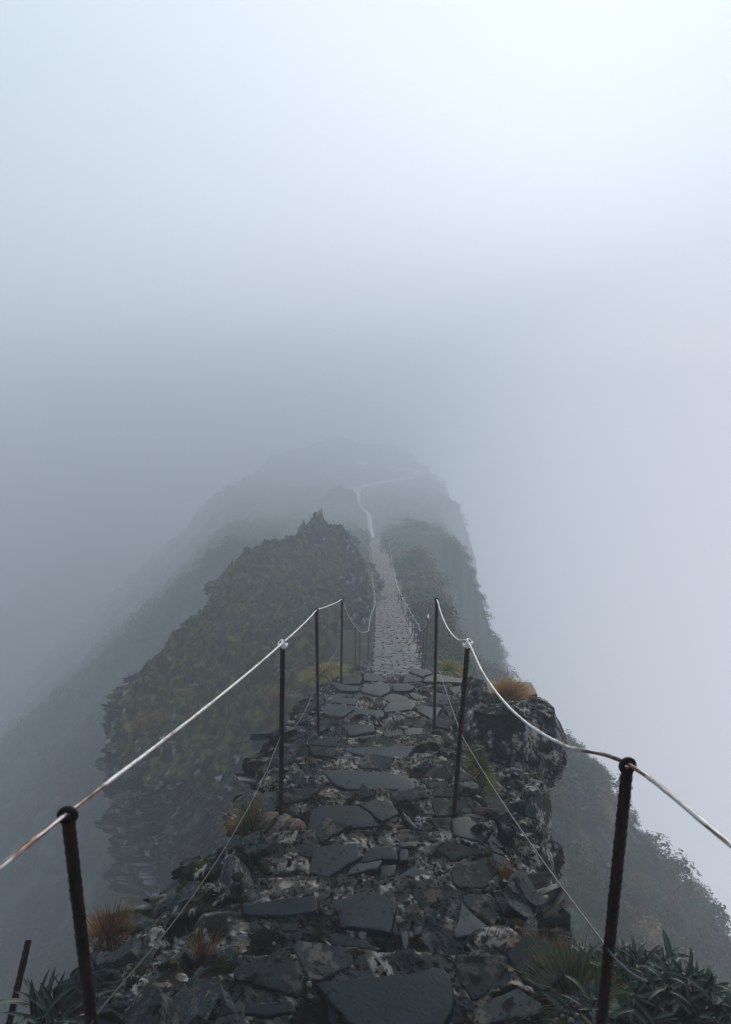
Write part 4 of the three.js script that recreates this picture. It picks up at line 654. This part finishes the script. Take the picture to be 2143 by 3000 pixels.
{
  const r = rngOf(55), gs = [0, 1, 2, 3, 4, 5].map((i) => leafGeo(0.075 + 0.012 * i, 0.008 + 0.0012 * (i % 3), 0.2 + 0.25 * i, 60 + i));
  const bush = thing('leafy_bush', 'dense bush of pointed silvery green leaves behind the nearest right post', 'bush'); bush.position.copy(P(1850, 3000, 1.7));
  const stems = [], heads = []; for (let i = 0; i < 22; i++) { const u = 1650 + r() * 470, v = 2810 + (Math.abs(u - 1840) / 260) ** 2 * 70 + r() * r() * 170, d = 1.95 - ((v - 2800) / 200) * 0.42 + (r() - 0.5) * 0.1; heads.push([P(u, v, d), u, v]); }
  let leaves = 0;
  for (const [p] of heads) {
    const local = p.clone().sub(bush.position), foot = new THREE.Vector3(local.x * 0.75, -0.45, local.z * 0.8);
    stems.push(new THREE.TubeGeometry(new THREE.CatmullRomCurve3([foot, foot.clone().lerp(local, 0.5).add(new THREE.Vector3(0.02, 0, 0.02)), local]), 6, 0.004, 5));
    const lean = new THREE.Vector3((r() - 0.5) * 0.9 + local.x * 0.6, 1, (r() - 0.5) * 0.9 + 0.25).normalize(), q0 = new THREE.Quaternion().setFromUnitVectors(new THREE.Vector3(0, 1, 0), lean);
    for (let k = 0; k < 13 && leaves < 290; k++, leaves++) {
      const m = part('leaf', gs[Math.floor(r() * 6)], M.leaf, bush), t = k / 13; m.position.copy(local).addScaledVector(lean, (t - 0.7) * 0.06);
      m.quaternion.copy(q0).multiply(new THREE.Quaternion().setFromEuler(new THREE.Euler(0, k * 2.4 + r() * 0.5, (t - 0.15) * 1.1 + (r() - 0.5) * 0.3, 'YXZ'))); const s = 0.86 - 0.3 * t + 0.3 * (r() - 0.5); m.scale.set(s, s, s);
    }
  }
  part('stem', mergeGeometries(stems), std({ color: new THREE.Color().setRGB(0.03, 0.026, 0.016), roughness: 0.9 }), bush);
  const under = new THREE.InstancedMesh(gs[2], M.leaf, 900), m4 = new THREE.Matrix4(), q = new THREE.Quaternion(), e = new THREE.Euler();
  for (let i = 0; i < 900; i++) { const [p] = heads[Math.floor(r() * heads.length)], l = p.clone().sub(bush.position); l.x += (r() - 0.5) * 0.16; l.y -= 0.05 + r() * 0.2; l.z += (r() - 0.5) * 0.16; const s = 0.7 + 0.5 * r(); m4.compose(l, q.setFromEuler(e.set((r() - 0.5) * 1.2, r() * 6.3, (r() - 0.3) * 1.2)), new THREE.Vector3(s, s, s)); under.setMatrixAt(i, m4); }
  under.name = 'foliage'; under.userData.kind = 'stuff'; shadows(under); bush.add(under);
  const plant = thing('spiky_plant', 'blurred rosette of long pointed leaves at the lower left corner', 'plant'); plant.position.copy(P(140, 3015, 1.42));
  const long = [0, 1, 2].map((i) => leafGeo(0.115 + 0.022 * i, 0.0068, 0.3 + 0.4 * i, 80 + i));
  for (let k = 0; k < 34; k++) { const m = part('leaf', long[k % 3], M.leaf, plant), t = k / 34; m.rotation.set(0, k * 2.4, 0.3 + 0.85 * t + (r() - 0.5) * 0.2, 'YXZ'); const s = 0.75 + 0.4 * r(); m.scale.set(s, s, s * 1.1); m.position.set((r() - 0.5) * 0.09, 0.015 * t, (r() - 0.5) * 0.09); }
}
// ---------------------------------------------------------------- heath and scrub on the slopes
{
  const r = rngOf(131), pos = [], col = [], idx = [];
  for (let i = 0; i < 300; i++) {
    const a = r() * 6.283, b = Math.acos(r() * 1.15 - 0.15), k = 0.62 + 0.42 * r() + 0.12 * N3(a, b, 3), p = new THREE.Vector3(Math.sin(b) * Math.cos(a) * k, Math.cos(b) * k * 0.85, Math.sin(b) * Math.sin(a) * k), n = p.clone().normalize().add(new THREE.Vector3(r() - 0.5, r() - 0.3, r() - 0.5).multiplyScalar(1.4)).normalize(), s = new THREE.Vector3(r() - 0.5, r() - 0.5, r() - 0.5).cross(n).normalize(), t = n.clone().cross(s), w = 0.035 + 0.045 * r(), at = pos.length / 3, c = 0.6 + 0.8 * r();
    for (const [e, f] of [[-1, 0], [0, -0.6], [1, 0], [0, 0.6]]) { pos.push(p.x + (s.x * e + t.x * f) * w * 1.5, p.y + (s.y * e + t.y * f) * w * 1.5, p.z + (s.z * e + t.z * f) * w * 1.5); col.push(c, c, c); }
    idx.push(at, at + 1, at + 2, at, at + 2, at + 3);
  }
  const g = geom(pos, idx, col), list = [], m4 = new THREE.Matrix4(), q = new THREE.Quaternion(), e = new THREE.Euler();
  for (let tries = 0; tries < 130000 && list.length < 40000; tries++) {
    const far = r(), z = 6 + far ** 1.6 * 235, half = 14 + z * 0.42, x = (r() * 2 - 1) * half; if (x > 22) continue;
    const off = Math.max(pathLeft(z) - 0.25 - x, x - pathRight(z) - 0.25, 0); if (off <= 0 && z < 124) continue; if (z < 12 && x > -1.5 && x < 2.2) continue;
    if (z < 30.5 && z > 11.5 && x < 0.4 && x > -5.8) continue;
    if (z > 70 && trailPts.some((p) => (p.x - x) ** 2 + (p.z + z) ** 2 < (0.024 * z) ** 2)) continue;
    const y = landY(x, z), d = Math.hypot(x, y, z); if (fbm(x * 0.3 + 50, 1, z * 0.3, 3) < -0.12) continue;
    if (Math.abs(landY(x + 0.4, z) - y) > 1.5 || Math.abs(landY(x - 0.4, z) - y) > 1.5) continue;
    const s = (0.06 + 0.22 * r() ** 2 + (r() < 0.07 ? 0.35 * r() : 0) + Math.min(off, 5) * 0.02) * (1 + d * 0.011); const tan = fbm(x * 0.25, y * 0.25, z * 0.25, 4) * (x > 0 ? 1 : 0.6), c = tan > 0.25 && r() < 0.5 ? [0.15, 0.115, 0.06] : r() < 0.12 ? [0.075, 0.085, 0.06] : r() < 0.16 ? [0.075, 0.04, 0.022] : [0.026 + 0.02 * r(), 0.034 + 0.02 * r(), 0.017];
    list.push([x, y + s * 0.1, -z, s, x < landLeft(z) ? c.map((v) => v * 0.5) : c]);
  }
  const all = new THREE.InstancedMesh(g, M.grass, list.length);
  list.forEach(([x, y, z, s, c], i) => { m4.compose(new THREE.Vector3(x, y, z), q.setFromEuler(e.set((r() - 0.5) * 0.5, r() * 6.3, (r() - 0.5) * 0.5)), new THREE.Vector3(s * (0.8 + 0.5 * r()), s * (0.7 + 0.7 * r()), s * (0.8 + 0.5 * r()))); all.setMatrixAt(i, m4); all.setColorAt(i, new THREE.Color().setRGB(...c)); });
  all.name = 'scrub'; shadows(all); scene.add(all); tag(all, 'low heath and scrub covering the steep slopes below the ridge', 'scrub', null, 'stuff');
  // moss and short grass on the crag
  const mg = blades(26, { r: 0.6, h: 0.5, w: 0.05, lean: 1.1, colors: [[1, 0.95, 0.3], [0.8, 0.85, 0.25], [1.1, 0.9, 0.3]] }, 500), cp = cragBody.geometry.attributes.position, cc = cragBody.geometry.attributes.color, spots = [];
  mg.attributes.color.array.forEach((v, i, a) => { a[i] = Math.max(0.35, v); });
  for (let i = 179 * 1700; i < cp.count && spots.length < 6000; i += 1 + Math.floor(r() * 20)) if (cc.getY(i) > cc.getZ(i) * 1.6) spots.push(i);
  const mi = new THREE.InstancedMesh(mg, M.grass, spots.length);
  spots.forEach((i, k) => { const s = 0.02 + 0.035 * r() ** 2; m4.compose(new THREE.Vector3(cp.getX(i), cp.getY(i) - 0.01, cp.getZ(i)), q.setFromEuler(e.set((r() - 0.5) * 0.8, r() * 6.3, (r() - 0.5) * 0.8)), new THREE.Vector3(s * 1.2, s * 0.5, s * 1.2)); mi.setMatrixAt(k, m4); const f = 0.5 + 0.8 * r(); mi.setColorAt(k, new THREE.Color().setRGB(cc.getX(i) * f, cc.getY(i) * f, cc.getZ(i) * f)); });
  mi.name = 'moss'; mi.userData.kind = 'stuff'; shadows(mi); cragThing.add(mi);
}

renderer.render(scene, camera);
